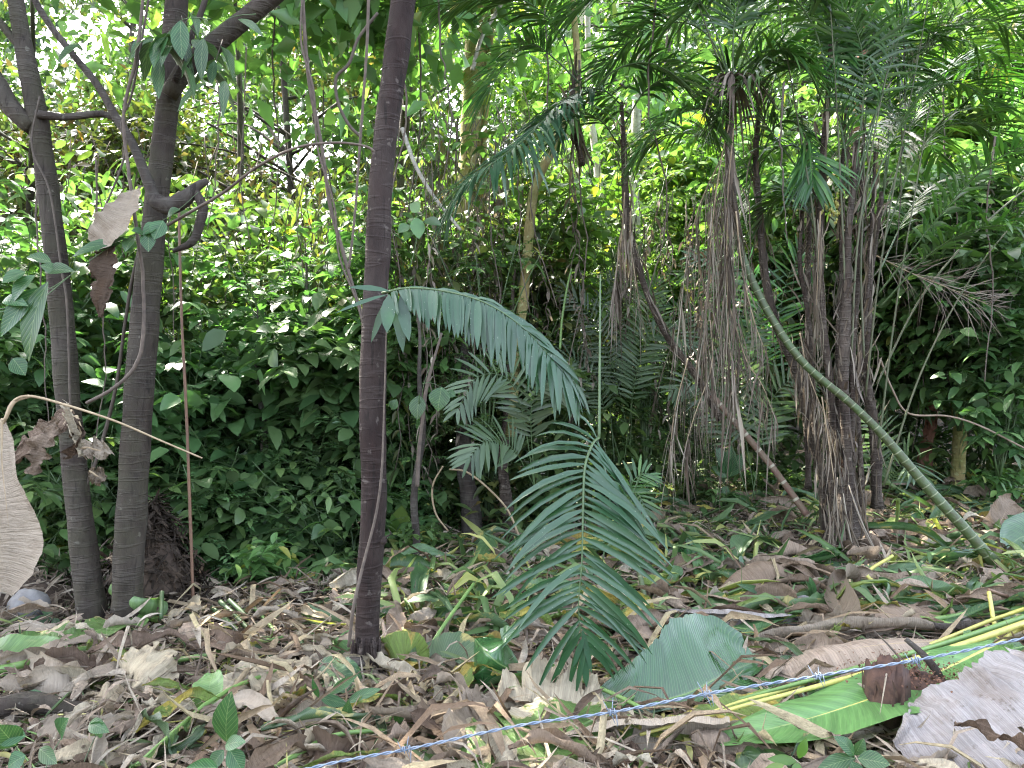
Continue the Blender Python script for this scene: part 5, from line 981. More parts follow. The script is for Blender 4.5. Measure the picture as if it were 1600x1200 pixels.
for i, (x0, y0, x1, y1, c, W_, lb) in enumerate((
        (1290, 940, 1130, 1000, 'ban_shadegreen', .11, 'long dull green blade slanting behind the long grey roll'), (1560, 945, 1400, 915, 'ban_light', .09, 'pale green blade below the curled yellow heap'),
        (1480, 950, 1300, 1000, 'ban_dry', .12, 'long tan blade between the shell shaped leaf and the arched one'), (1050, 1010, 930, 975, 'ban_dry', .11, 'tan blade behind the lower right of the hanging frond'),
        (1330, 900, 1180, 925, 'ban_green', .09, 'dark green blade in front of the palm clump foot'), (1590, 990, 1440, 985, 'ban_pale', .11, 'pale grey blade above the green stalks at the right edge'),
        (1400, 880, 1260, 860, 'ban_cream', .10, 'cream blade beside the palm clump foot'), (1180, 1060, 1080, 1035, 'ban_green', .09, 'dark green blade beside the tip of the glossy leaf'),
        (1000, 1180, 860, 1140, 'ban_light', .09, 'green blade peeking out above the brown tube'), (790, 1140, 660, 1110, 'ban_cream', .10, 'cream blade over the half withered broad blade'),
        (1100, 905, 960, 925, 'ban_yellow', .09, 'yellow green blade touching the right side of the hanging frond'), (880, 1050, 740, 1075, 'ban_shadegreen', .09, 'dull green blade below the tent shaped leaf'),
        (1250, 1165, 1160, 1190, 'ban_brown', .07, 'brown leaf below the long green blade'))):
    rr = random.Random(i + 90); xm, ym = (x0 + x1) / 2, (y0 + y1) / 2 - 6
    blade(lb, GL((x0, y0, .07), (xm, ym, .13), (x1, y1, .07)), W_, c, (rr.uniform(0, .4), rr.uniform(-.4, .2)), (rr.uniform(0, 1.5), rr.uniform(-1.0, .3)), (rr.uniform(-.2, .2), -.5, 1), 'rib_dry' if c in ('ban_dry', 'ban_pale', 'ban_cream', 'ban_brown') else 'rib_green', .005, .06, .015, 3, 160 + i, n=40, m=15, rip=-1, crumple=.012, group=BG)
# middle distance green cuttings
mids = [(1040, 870, 1110, 862, 'green', 'first green blade behind the tip of the hanging frond'), (1060, 905, 1130, 895, 'light', 'pale green blade in the middle of the litter right of the hanging frond'),
        (1120, 905, 1200, 890, 'green', 'green blade lying left of the palm clump foot'), (1090, 880, 1180, 878, 'shade', 'dull green blade behind the litter right of the hanging frond'),
        (1150, 870, 1230, 860, 'light', 'pale green blade just left of the palm clump foot'), (1120, 842, 1060, 850, 'shade', 'dull green blade at the back of the clearing'),
        (1020, 905, 1080, 915, 'yellow', 'yellow green blade beside the right tip of the hanging frond'), (1210, 935, 1250, 905, 'light', 'small bright green leaf corner below the palm clump'),
        (660, 930, 740, 905, 'shade', 'dull green blade behind the centre tree to the right'), (690, 905, 760, 915, 'yellow', 'yellow green blade in the litter right of the centre tree'),
        (1390, 812, 1450, 820, 'shade', 'dull green blade on the litter right of the palm clump'), (1450, 780, 1400, 790, 'light', 'pale green blade at the far litter edge on the right'),
        (1200, 815, 1150, 822, 'shade', 'dull green blade under the fallen brown cane'), (1010, 825, 1060, 830, 'light', 'pale green blade at the far litter edge by the hanging frond'),
        (1130, 960, 1080, 925, 'dry', 'dry tan blade under the yellow green dying blade'), (1500, 835, 1560, 845, 'shade', 'dull green blade beside the foot of the ringed cane'),
        (1360, 870, 1390, 845, 'grey', 'white grey curled leaf at the foot of the palm clump'), (1380, 850, 1440, 835, 'grey', 'second grey curled leaf right of the palm clump foot'),
        (1470, 860, 1420, 845, 'dry', 'dry tan leaf under the ringed green cane'), (1420, 905, 1470, 915, 'grey', 'grey leaf below the long green petiole'),
        (1290, 920, 1240, 915, 'dry', 'dry tan leaf left of the shell shaped leaf'), (1180, 935, 1120, 915, 'dry', 'dry tan leaf above the brown wrinkled one'),
        (1540, 900, 1600, 930, 'grey', 'grey leaf at the right edge under the yellow heap'), (1350, 940, 1400, 930, 'dry', 'dry tan leaf right of the shell shaped leaf')]
mm = {'green': 'ban_green', 'light': 'ban_light', 'shade': 'ban_shadegreen', 'yellow': 'ban_yellow', 'dry': 'ban_dry', 'grey': 'ban_grey'}
for i, (x0, y0, x1, y1, c, lb) in enumerate(mids):
    rr = random.Random(i); xm, ym = (x0 + x1) / 2 + rr.uniform(-8, 8), (y0 + y1) / 2
    blade(lb, GL((x0, y0, .03), (xm, ym, .09), (x1, y1, .04)), rr.uniform(.09, .15), mm[c], (rr.uniform(-.3, .4), rr.uniform(-.4, .3)), (rr.uniform(-.6, 1.4), rr.uniform(-.9, .5)), (rr.uniform(-.3, .3), -.6, 1), 'rib_dry' if c in ('dry', 'grey') else 'rib_green', .005, .08, .02, 3, 60 + i, n=26, m=13, group=BG)

# leaves hung up in the branches at the left
blade('long grey brown dry banana leaf hanging down at the left edge', PP((3, 655, 2.6), (3, 720, 2.58), (10, 790, 2.55), (14, 850, 2.55), (2, 925, 2.55)), .145, 'ban_grey', (.2, .25), (.5, .4), (0.15, -1, 0), 'rib_dry', .006, .03, .012, 2, 80, rip=-2, prof=([0, .12, .4, .55, .7, .85, 1], [.1, .3, .52, .8, 1, .85, .35]), tail=PP((8, 655, 2.6), (22, 628, 2.6), (45, 619, 2.65)), name='hanging_dry_leaf')
blade('folded dry leaf draped over the slim left trunk pointing down left', PP((112, 640, 2.8), (95, 668, 2.74), (60, 695, 2.7), (22, 722, 2.68)), .075, 'ban_brown', (.3, -.1), (.3, -.3), (.2, -1, .4), 'rib_dry', .004, .06, .012, 3, 81, name='hanging_dry_leaf', asym=(.35, 1.1))
blade('pleated dry flap hanging below the folded dry leaf at the left', PP((92, 655, 2.7), (70, 690, 2.68), (52, 742, 2.66)), .045, 'ban_dry', (.2, .1), (.5, .3), (0, -1, .1), 'rib_dry', .003, .05, .02, 4, 82, name='hanging_dry_leaf')
blade('twisted cream dry leaf hanging in front of the slim left trunk', PP((105, 630, 2.72), (112, 665, 2.68), (118, 690, 2.68), (124, 714, 2.68)), .04, 'ban_cream', (.6, .6), (1.2, 1.4), (0, -1, .1), 'rib_dry', .003, .12, .015, 5, 83, name='hanging_dry_leaf', roll=1.0)
blade('rust brown curled strip beside the twisted cream leaf', PP((118, 650, 2.74), (126, 680, 2.7), (112, 712, 2.7), (98, 716, 2.7)), .03, 'ban_brown', (.5, .5), (1, 1), (0, -1, .3), seed=84, name='hanging_dry_leaf')
blade('greyish horizontal dry flap right of the slim left trunk', PP((122, 700, 2.75), (140, 700, 2.74), (172, 709, 2.72)), .035, 'ban_grey', (.2, .0), (.3, -.3), (0, -1, .8), seed=85, name='hanging_dry_leaf')
blade('small pale dry scrap dangling between the two left trunks', PP((140, 735, 3.5), (150, 742, 3.5), (165, 750, 3.5)), .04, 'ban_grey', (.3, -.2), (.6, -.4), (0, -1, .6), seed=86, name='hanging_dry_leaf', rag=.2)
blade('grey dry leaf draped like a cape from the dark curved branch', PP((212, 296, 4.2), (200, 320, 4.15), (178, 350, 4.1), (148, 384, 4.1)), .115, 'ban_grey', (.15, .1), (.2, .3), (-.2, -1, .2), 'rib_dry', .004, .04, .01, 4, 87, rip=-2, name='hanging_dry_leaf', prof=([0, .3, .7, 1], [.3, .8, 1, .5]))
blade('brown torn leaf hanging below the grey draped leaf', PP((172, 372, 4.15), (165, 410, 4.1), (162, 450, 4.1), (156, 496, 4.1)), .075, 'ban_brown', (.2, .1), (.4, .3), (.1, -1, .1), 'rib_dry', .004, .1, .01, 3, 88, name='hanging_dry_leaf', rip=2, prof=([0, .3, .7, 1], [.8, 1, .8, .15]))
t = thing('dead_petiole', P(100, 632, 2.6), 'pale bent dead leaf stalk crossing both left trunks', 'leaf stalk')
g = G(); tube(g, crom(PP((6, 662, 2.6), (18, 630, 2.6), (45, 619, 2.6), (100, 632, 2.62), (180, 658, 2.66), (250, 688, 2.7), (316, 716, 2.75)), 40), np.linspace(.005, .003, 40), 7, .1); part('stalk', g, M['rib_dry'], t)

def leafy(label, seed, specs, twigs=(), mat='leaf_near', name='leafy_twig', cat='twig', droop=.1, prof=LEAF, serr=0, tw=.003):
    """near leaves given one by one: base px, tip px, depth, half width px"""
    b = P(specs[0][0], specs[0][1], specs[0][4]); t = thing(name, b, label, cat); r = np.random.default_rng(seed)
    big = [(0, .04), (.08, .38), (.22, .78), (.4, 1.), (.58, .96), (.75, .7), (.88, .38), (1, .02)]
    for (x0, y0, x1, y1, d, hw) in specs:
        g = G(); a, c = P(x0, y0, d), P(x1, y1, d - .03 + r.uniform(-.03, .03)); L = np.linalg.norm(c - a)
        U = np.array([r.uniform(-.3, .3), -1, r.uniform(.3, .9)])
        blades(g, [a], [c - a], [L], [hw / F * d], big, droop * r.uniform(.3, 1), r.uniform(.1, .35), U, r.uniform(.0, .2)); part('leaf', g, M[mat], t)
    g = G()
    for q in twigs: tube(g, crom(PP(*q), 14), np.linspace(tw, tw * .5, 14), 6)
    if twigs: part('twig', g, M['stem_green'], t)
    return t
leafy('teal leaved twig crossing in front of the ringed tree below the stub', 1, [(255, 345, 240, 372, 4.1, 14), (248, 352, 222, 366, 4.1, 13), (232, 360, 232, 392, 4.1, 12), (210, 372, 196, 392, 4.1, 12), (190, 380, 112, 398, 4.1, 11), (262, 340, 282, 325, 4.1, 10), (225, 366, 205, 360, 4.1, 9), (170, 385, 200, 370, 4.1, 7)],
      [((0, 488, 3.6), (60, 470, 3.8), (110, 430, 4.0), (165, 390, 4.1), (215, 365, 4.12), (270, 335, 4.15), (310, 300, 4.2))])
leafy('drooping bluish leaves at the left edge beside the slim trunk', 2, [(75, 440, 45, 562, 3.2, 20), (40, 425, 2, 440, 3.2, 15), (70, 425, 118, 420, 3.3, 12), (55, 430, 20, 470, 3.2, 15), (95, 425, 62, 412, 3.3, 10), (60, 450, 0, 520, 3.2, 18), (80, 410, 40, 400, 3.3, 12), (20, 560, 40, 585, 3.4, 14), (5, 470, 45, 475, 3.2, 12)],
      [((-30, 490, 3.2), (30, 475, 3.2), (80, 450, 3.25), (110, 430, 3.4))])
leafy('leaf pair with netted veins between centre tree and hanging frond', 3, [(655, 640, 656, 610, 5.2, 1), (655, 618, 652, 655, 5.2, 14), (690, 605, 684, 640, 5.2, 17), (700, 612, 712, 618, 5.2, 6), (612, 640, 620, 622, 3.7, 8)], [((660, 600, 5.2), (672, 598, 5.2), (690, 605, 5.2)), ((668, 660, 5.3), (660, 615, 5.2), (672, 570, 5.2))])
leafy('big oval leaves hanging from the fork of the ringed tree', 4, [(282, 32, 285, 92, 4.1, 15), (262, 58, 240, 104, 4.1, 18), (318, 60, 315, 125, 4.15, 11), (250, 90, 248, 150, 4.2, 10), (335, 95, 330, 130, 4.2, 8), (372, 30, 412, 55, 4.2, 8), (300, 62, 325, 88, 4.2, 9), (240, 60, 205, 90, 4.3, 14), (125, 70, 90, 100, 4.3, 12)],
      [((330, 30, 4.2), (300, 28, 4.1), (280, 34, 4.1), (255, 60, 4.1)), ((400, 22, 4.2), (360, 28, 4.2), (318, 60, 4.2))])
leafy('pale round leaves beside the centre tree at upper middle height', 5, [(650, 340, 655, 372, 5, 12), (640, 352, 622, 362, 5, 10), (662, 345, 690, 350, 5, 12), (655, 330, 640, 318, 5, 12), (615, 300, 600, 330, 3.8, 5)], [((640, 420, 5.0), (650, 380, 5), (652, 335, 5.0))], mat='leaf_blue')

# plants at the bottom edge
def seedling(label, seed, specs, twigs, **k): return leafy(label, seed, specs, twigs, name='seedling', cat='seedling', tw=.0025, **k)
seedling('tall seedling with one large upright veined leaf at the bottom left', 11, [(355, 1160, 362, 1076, 2.55, 22), (352, 1165, 385, 1155, 2.5, 12), (350, 1172, 328, 1200, 2.5, 12), (358, 1170, 380, 1205, 2.5, 15), (340, 1200, 290, 1195, 2.4, 14)], [((352, 1260, 2.5), (354, 1200, 2.53), (355, 1160, 2.55))])
seedling('toothed round leaved seedling in the bottom left corner', 12, [(25, 1165, -5, 1130, 2.5, 22), (40, 1150, -10, 1150, 2.5, 16), (95, 1150, 108, 1118, 2.6, 17), (140, 1130, 172, 1140, 2.6, 12), (150, 1150, 158, 1122, 2.62, 14), (40, 1180, 12, 1198, 2.45, 15), (62, 1170, 90, 1190, 2.5, 12)], [((60, 1230, 2.5), (80, 1180, 2.55), (98, 1150, 2.6)), ((40, 1230, 2.5), (35, 1190, 2.5), (25, 1165, 2.5)), ((120, 1220, 2.55), (140, 1170, 2.6), (152, 1145, 2.62))])
seedling('bright green three leaved seedling at the bottom right', 13, [(1335, 1180, 1302, 1148, 2.45, 12), (1335, 1185, 1272, 1200, 2.45, 13), (1340, 1185, 1392, 1192, 2.45, 15), (1335, 1180, 1350, 1150, 2.47, 10), (1330, 1190, 1345, 1225, 2.42, 14)], [((1338, 1260, 2.45), (1337, 1215, 2.45), (1335, 1182, 2.45))])
seedling('pale mottled seedling left of the bright three leaved one', 14, [(1248, 1185, 1260, 1148, 2.45, 8), (1245, 1190, 1198, 1182, 2.45, 8), (1248, 1192, 1240, 1215, 2.43, 9), (1225, 1195, 1188, 1205, 2.42, 7)], [((1248, 1260, 2.45), (1247, 1220, 2.45), (1247, 1188, 2.45))], mat='leaf_lime')
seedling('small green seedling standing at the bottom between tall seedling and centre tree', 15, [(540, 1130, 545, 1092, 3.0, 9), (545, 1135, 570, 1120, 3, 8), (478, 1150, 500, 1128, 2.9, 13), (485, 1158, 460, 1140, 2.9, 9), (620, 1130, 628, 1108, 3, 8), (622, 1140, 612, 1125, 3.0, 7), (625, 1142, 645, 1138, 3, 7)], [((545, 1180, 3), (543, 1150, 3.0), (540, 1130, 3)), ((485, 1190, 2.9), (484, 1165, 2.9), (480, 1150, 2.9)), ((625, 1180, 3), (624, 1155, 3), (622, 1138, 3))])
seedling('strap leaved green seedling in front of the centre tree foot', 16, [(515, 1085, 560, 1050, 3.15, 8), (500, 1090, 545, 1098, 3.1, 9), (540, 1100, 598, 1068, 3.15, 9), (498, 1090, 488, 1058, 3.12, 5), (530, 1105, 548, 1145, 3.1, 8)], [((530, 1150, 3.12), (525, 1110, 3.12), (515, 1085, 3.12))])
seedling('grassy green seedling in front of the shell shaped leaf', 17, [(1272, 935, 1265, 898, 4.5, 6), (1280, 932, 1292, 930, 4.5, 4), (1268, 935, 1258, 905, 4.5, 5), (1200, 930, 1150, 908, 4.5, 6), (1200, 935, 1175, 950, 4.5, 5)], [((1275, 955, 4.5), (1274, 945, 4.5), (1272, 935, 4.5))])
seedling('small green seedling left of the rolled green stub', 18, [(82, 968, 48, 968, 4.6, 7), (85, 965, 92, 985, 4.6, 7), (82, 962, 65, 950, 4.6, 6), (118, 978, 130, 966, 4.6, 6)], [((84, 990, 4.6), (84, 975, 4.6), (83, 966, 4.6))])
seedling('broad leaved green plant in the dark behind the fallen cane', 19, [(1135, 740, 1118, 695, 8.0, 12), (1138, 742, 1142, 690, 8.0, 11), (1140, 745, 1160, 705, 8.0, 11), (1135, 745, 1112, 728, 8.0, 9), (1137, 760, 1125, 780, 8, 8)], [((1138, 800, 8), (1138, 770, 8), (1138, 742, 8))])
seedling('bright green upright leaf behind the centre tree to the right', 20, [(625, 838, 628, 785, 6.8, 16), (618, 836, 612, 800, 6.8, 9)], [((625, 860, 6.8), (625, 848, 6.8), (625, 836, 6.8))], mat='leaf_lime')

# ================================================================== LIANAS, twigs, stalks
def stick(label, px, w, mat='vine', name='liana', cat='liana', d=None, k=7, n=50, rough=.15, seed=0, group=None, wig=0.0):
    pts = path_px(px, n, d); r = np.random.default_rng(seed)
    if wig: pts += np.cumsum(r.normal(size=(n, 3)) * wig, axis=0) * np.sin(np.linspace(0, np.pi, n))[:, None]
    g = G(); rad = np.interp(np.linspace(0, 1, n), [0, 1], w if isinstance(w, tuple) else (w, w)) / 2 / F * pts[:, 1]
    tube(g, pts, rad, k, rough, seed); return solo(name, g, M[mat], label, cat, group)
stick('thin orange brown straight liana right of the ringed tree', [(302, 940), (298, 830), (291, 640), (284, 500), (280, 350), (281, 300)], (5, 4), 'twig_red', d=4.9)
stick('grey twisted liana descending to the centre tree from the top left', [(470, -60), (474, 20), (482, 120), (503, 230), (516, 320), (535, 390), (552, 450), (575, 520)], (6.5, 6), d=4.4, rough=.3, seed=2)
stick('grey liana strand twining round the descending twisted liana', [(478, -60), (470, 60), (490, 140), (496, 230), (522, 320), (530, 400), (557, 470), (572, 530)], (3, 3), d=4.38, seed=3)
stick('long arching twig reaching from the stub to the centre tree', [(262, 352, 4.2), (300, 330, 4.1), (350, 300, 4.0), (400, 262, 3.9), (460, 232, 3.8), (520, 223, 3.75), (570, 228, 3.7), (590, 240, 3.68)], (5, 4), d=4)
stick('pale aerial root lying against the centre tree', [(545, 1010, 3.6), (552, 950, 3.55), (568, 880, 3.6), (588, 800, 3.62), (597, 730, 3.62), (600, 640, 3.64), (603, 540, 3.66), (606, 440, 3.7)], (6, 1.5), 'vine', d=3.6, rough=.25, seed=4)
stick('crooked dark liana left of the top of the centre tree', [(590, 20), (560, 60), (545, 100), (525, 122), (528, 160), (545, 195), (565, 215)], (5, 5), 'stem_dark', d=4.5, seed=5)
stick('paired thin liana hanging beside the upper centre tree', [(577, -40), (574, 60), (568, 150), (562, 230), (555, 330), (545, 420)], (5, 4), d=4.3, seed=6)
stick('looping liana crossing in front of the ringed tree', [(225, -20), (214, 90), (200, 150), (198, 200), (215, 330), (228, 430), (228, 520), (215, 570), (180, 605), (135, 630)], (5, 6), d=4.2, seed=7, wig=.002)
stick('thin dark liana from the fork to the left trunks', [(235, -20), (222, 60), (205, 150), (190, 190), (195, 240), (170, 310), (145, 360)], (4, 3), 'stem_dark', d=4.25, seed=8)
stick('dark liana climbing between the two left trunks', [(115, 800), (150, 720), (180, 610), (196, 500), (210, 420), (230, 350)], (6, 5), 'stem_dark', d=4.6, seed=9)
stick('thin dark liana hugging the slim left trunk', [(110, 640), (105, 480), (96, 420), (78, 300), (50, 230), (62, 150)], (4, 3), 'stem_dark', d=4.45, seed=10)
stick('bare pale twig spraying over the dark right hollow', [(1375, 560), (1395, 610), (1420, 646), (1480, 650), (1530, 665), (1600, 700), (1680, 740)], (3, 3), 'twig', d=7.2, seed=11)
stick('pale looped root right of the centre tree', [(702, 733), (730, 738), (765, 765), (795, 800), (815, 850)], (3, 4), 'rib_dry', d=6.4, seed=12)
stick('pale drooping root beside the looped root', [(692, 728), (676, 760), (680, 800), (700, 830)], (3, 3), 'rib_dry', d=6.4, seed=13)
stick('twiggy crooked stem with fork right of the centre tree', [(652, 760), (655, 700), (660, 660), (668, 600), (690, 520)], (7, 4), 'vine', d=5.4, seed=14)
stick('upright pale green stalk left of the young fanned palm', [(875, 545), (878, 500), (886, 450), (893, 420)], (4, 3), 'rib_green', d=6.8, seed=15)
stick('long pale yellow stalk leaning through the right hand shrubs', [(1370, 600), (1430, 480), (1490, 400), (1560, 330), (1650, 260)], (3.5, 2.5), 'petiole', d=6.9, seed=16)
stick('slanting sunlit bare branch high right of the centre tree', [(628, 200), (650, 260), (680, 310), (720, 360)], (7, 5), 'bark_pale' , d=6.5, seed=19)
stick('white sunlit branch rising at the top right of the centre tree', [(738, 110), (752, 60), (775, 20), (800, -20)], (7, 6), 'bark_pale', d=7.5, seed=20)
rr = random.Random(9)
LI = [(625, 'close along the right side of the centre tree'), (655, 'over the grey brown thin trunk'), (685, 'just left of the yellow trunk'), (715, 'down across the young drooping palm'), (775, 'just right of the yellow trunk'), (805, 'left of the tan leaning stem'),
      (850, 'right of the tan leaning stem'), (905, 'below the crown of the hidden trunk palm'), (60, 'beside the slim left tree on its left'), (150, 'halfway between the two left trunks'), (265, 'close along the right side of the ringed tree'), (330, 'below the hooked branch'),
      (385, 'over the dark slim trunk of the hollow'), (430, 'between ringed tree and twisted liana'), (505, 'beside the twisted liana'), (1025, 'left of the hanging dead frond skirt'), (1225, 'between the ringed cane and the middle palm trunk'), (1410, 'among the bare palm petioles'), (1475, 'beside the crooked trunk'), (1555, 'near the right edge')]
for i, (x, wh) in enumerate(LI):
    y0 = rr.uniform(-60, 250); y1 = y0 + rr.uniform(250, 520); dd = rr.uniform(5.4, 8.2)
    stick('thin bare liana hanging ' + wh, [(x, y0), (x + rr.uniform(-12, 12), (y0 * 2 + y1) / 3), (x + rr.uniform(-15, 15), (y0 + 2 * y1) / 3), (x + rr.uniform(-25, 25), y1)], (rr.uniform(2, 4), 1.5), rr.choice(['vine', 'stem_dark', 'vine']), d=dd, seed=30 + i, k=5, n=30, wig=.008, group='thin hanging lianas')
# stalks and sticks on the ground
def gstick(label, px, w, mat, seed=0, name='cut_stalk', cat='stalk', tip=None):
    pts = crom(GL(*px) + ([P(*tip)] if tip else []), 30); g = G(); dd = pts[:, 1]
    rad = np.linspace(w[0], w[1], 30) / 2 / F * dd; tube(g, pts, rad, 8, .06, seed); return solo(name, g, M[mat], label, cat, 'cut stalks and sticks on the ground')
gstick('long green stalk lying across the left litter', [(255, 1035, .05), (330, 1022, .09), (420, 1000, .08), (520, 985, .05), (300, 1025, .08)][:4], (9, 5), 'rib_green', 1)
gstick('thick green stalk at the left edge', [(-40, 1055, .08), (30, 1040, .1), (100, 1020, .09), (180, 1008, .06)], (16, 8), 'rib_green', 2)
gstick('short cut green stalk standing right of the ringed tree', [(252, 975, .02), (252, 962, .08), (253, 925, .2)], (7, 7), 'stem_green', 3)
gstick('first of three dark green cut stalks leaning left of the centre tree', [(385, 1000, .03), (360, 975, .08), (332, 950, .12)], (8, 8), 'stem_green', 4)
gstick('second of three dark green cut stalks leaning left of the centre tree', [(402, 998, .03), (375, 970, .09), (344, 940, .15)], (8, 8), 'stem_green', 5)
gstick('third of three dark green cut stalks leaning left of the centre tree', [(415, 992, .03), (390, 968, .09), (358, 938, .15)], (8, 8), 'stem_green', 6)
gstick('thin pale green stalk leaning up left of the centre tree', [(440, 1000, .03), (420, 975, .06), (398, 950, .1)], (6, 5), 'rib_green', 7)
gstick('dark mossy stick poking up left of the centre tree foot', [(492, 1045, .03), (480, 1020, .08), (468, 998, .12)], (10, 9), 'stem_green', 8)
gstick('thin brown stick crossing to the foot of the centre tree', [(400, 980, .05), (460, 998, .09), (550, 1028, .07)], (6, 5), 'twig', 9)
gstick('grey stick leaning behind the centre tree foot', [(555, 972, .02), (540, 950, .08), (520, 922, .16)], (6, 5), 'twig', 10)
gstick('long green yellow stalk leaning right of the centre tree', [(625, 1085, .03), (660, 1030, .1), (695, 975, .2), (740, 912, .3)], (7, 5), 'rib_green', 11)
gstick('pale brown stick leaning on the right of the centre tree foot', [(622, 1070, .06), (608, 1020, .1), (597, 970, .16)], (8, 6), 'twig', 12)
gstick('brown root running right from the centre tree foot', [(578, 1048, .04), (620, 1078, .07), (660, 1098, .07), (690, 1105, .04)], (12, 8), 'vine', 13, 'root', 'root')
gstick('second brown root running right from the centre tree foot', [(585, 1040, .06), (622, 1072, .08), (665, 1090, .06)], (8, 6), 'vine', 14, 'root', 'root')
gstick('green yellow stalk with withered tip at the bottom centre left', [(405, 1215, .12), (470, 1175, .14), (520, 1150, .14), (580, 1142, .13), (640, 1144, .1)], (10, 6), 'rib_green', 15)
gstick('yellow bent stalk snapped upwards at the right edge', [(1575, 1040, .1), (1556, 985, .16), (1545, 925, .3)], (9, 6), 'rib_yellow', 16)
gstick('yellow thin stalk leaning over the shell shaped leaf', [(1450, 955, .06), (1400, 925, .12), (1355, 898, .2), (1395, 868, .3)], (6, 5), 'rib_yellow', 17)
gstick('green stalk lying from the shell shaped leaf to the right edge', [(1325, 945, .08), (1400, 960, .1), (1480, 975, .1), (1560, 1000, .1)], (10, 8), 'rib_green', 18)
gstick('upper long green stalk entering at the right edge', [(1420, 975, .08), (1500, 962, .12), (1600, 950, .14), (1700, 935, .14)], (9, 10), 'rib_green', 19)
gstick('lower long green stalk entering at the right edge', [(1440, 985, .07), (1520, 975, .11), (1610, 962, .13), (1700, 950, .14)], (8, 10), 'stem_green', 20)
gstick('orange brown stalk lying behind the arched tan blade', [(1300, 975, .05), (1400, 970, .07), (1500, 972, .07), (1600, 968, .1)], (6, 6), 'twig_red', 21)
gstick('reddish thin stalk at the bottom right under the long green blade', [(1150, 1195, .03), (1220, 1180, .05), (1290, 1160, .06), (1350, 1138, .05)], (7, 5), 'twig_red', 22)
gstick('pinkish stalk slanting at the right edge', [(1620, 950, .12), (1580, 935, .16), (1545, 922, .26)], (7, 6), 'twig_red', 23)
gstick('green stalk in front of the torn cream leaf', [(1000, 1105, .15), (960, 1085, .16), (920, 1068, .15), (890, 1052, .12)], (7, 6), 'rib_green', 24)
gstick('yellow stalk at the bottom left', [(320, 1142, .1), (290, 1165, .1), (255, 1195, .09), (235, 1215, .08)], (9, 8), 'rib_yellow', 25)
gstick('thick green stem lying behind the tent shaped leaf', [(790, 1040, .05), (850, 1048, .07), (900, 1045, .06), (990, 1032, .05)], (9, 8), 'rib_green', 26)
gstick('grey brown stick lying under the hanging frond', [(930, 1040, .04), (960, 1060, .05), (995, 1068, .04)], (8, 7), 'twig', 27)
gstick('segmented green brown cane lying behind the hanging frond', [(1012, 955, .05), (1000, 900, .2), (985, 850, .35)], (9, 7), 'cane', 28)
gstick('thin dark twig arching in front of the arched tan blade', [(1420, 1045, .2), (1390, 1010, .28), (1365, 985, .3)], (4, 2), 'stem_dark', 29)
gstick('grey log in the lower left corner', [(-60, 1120, .06), (0, 1108, .1), (45, 1098, .11), (110, 1108, .09), (200, 1122, .05)], (44, 18), 'bark_left', 30, 'log', 'log')
gstick('pinkish brown stick lying right of the slim left tree foot', [(148, 968, .03), (165, 968, .05), (185, 966, .03)], (17, 15), 'twig_red', 31)
gstick('pale broken stick behind the green stub leaf', [(90, 985, .05), (115, 972, .08), (140, 958, .1)], (11, 9), 'twig', 32)
# big stone-like lump at centre tree foot, stones at the left
def rock(label, px, py, d, rx, rz, mat='rock', seed=0, name='stone'):
    r = np.random.default_rng(seed); n, k = 14, 18; c = P(px, py, d); th = np.linspace(.02, np.pi - .02, n)[:, None]; ph = (np.arange(k) / k * 6.283)[None]
    q = 1 + .16 * fbm(np.sin(th) * np.cos(ph) * 2, np.sin(th) * np.sin(ph) * 2 + np.cos(th), 1, seed)
    V = np.stack([rx * q * np.sin(th) * np.cos(ph), rx * .8 * q * np.sin(th) * np.sin(ph), rz * q * np.cos(th) + 0 * ph], -1) + c
    g = G(); g.add(V, grid_faces(n, k, True), np.zeros((n * k, 2))); return solo(name, g, M[mat], label, 'stone' if name == 'stone' else 'wood')
rock('dark rounded knob of root at the foot of the centre tree', 552, 1036, 3.6, .055, .026, 'bark_dark', 2, 'wood_lump')
rock('grey stone half buried in litter at the left edge', 45, 950, 4.7, .12, .12, 'rock', 3)
# rotten stump at the right
t = thing('rotten_stump', P(1385, 1150, 3.05), 'ragged rotten stump with orange crumbs beside the huge pale grey blade', 'stump')
g = G(); c = GP(1385, 1158, .0); k = 26; a = np.arange(k) / k * 6.283; rs = np.random.default_rng(4)
zz = np.array([-.05, 0, .08, .16, .24, .29]); V = np.zeros((8, k, 3)); jag = .035 * rs.random(k) + .05 * np.abs(np.sin(a * 1.5)) - .03
for i, z in enumerate(zz):
    rad = (.105 - .03 * i / 5) * (1 + .05 * np.sin(a * 7 + i * .6) + .05 * np.sin(a * 13 + 1 + i) + .10 * np.sin(a * 2 + i * .2))
    V[i] = c + np.stack([rad * np.cos(a), rad * np.sin(a), np.full(k, z) + (jag if i == 5 else 0)], -1)
V[6] = c + np.stack([.055 * np.cos(a), .055 * np.sin(a), .265 + jag * .4], -1); V[7] = c + np.stack([.002 * np.cos(a), .002 * np.sin(a), np.full(k, .26)], -1)
g.add(V, grid_faces(8, k, True), np.zeros((8 * k, 2))); 
for i in range(130):
    th_ = rs.uniform(0, 6.283); q = rs.uniform(.05, .1); b = c + [q * math.cos(th_), q * math.sin(th_), rs.uniform(-.02, .22)]
    blades(g, [b], [(rs.normal() * .25, rs.normal() * .25, 1)], [rs.uniform(.04, .12)], [rs.uniform(.003, .010)], STRAP, 0, .4, (math.cos(th_), math.sin(th_), .1))
part('stump_wall', g, M['rot'], t)
g = G(); 
for i in range(900):
    b = c + [.17 + rs.normal() * .12, .12 + rs.normal() * .09, .21 + rs.random() * .06]; s = rs.uniform(.002, .008)
    blades(g, [b], [rs.normal(size=3)], [s * 2], [s], LEAF_S, .2, .5)
tag(part('rotten_crumbs', g, M['rot_orange'], t), kind='stuff')
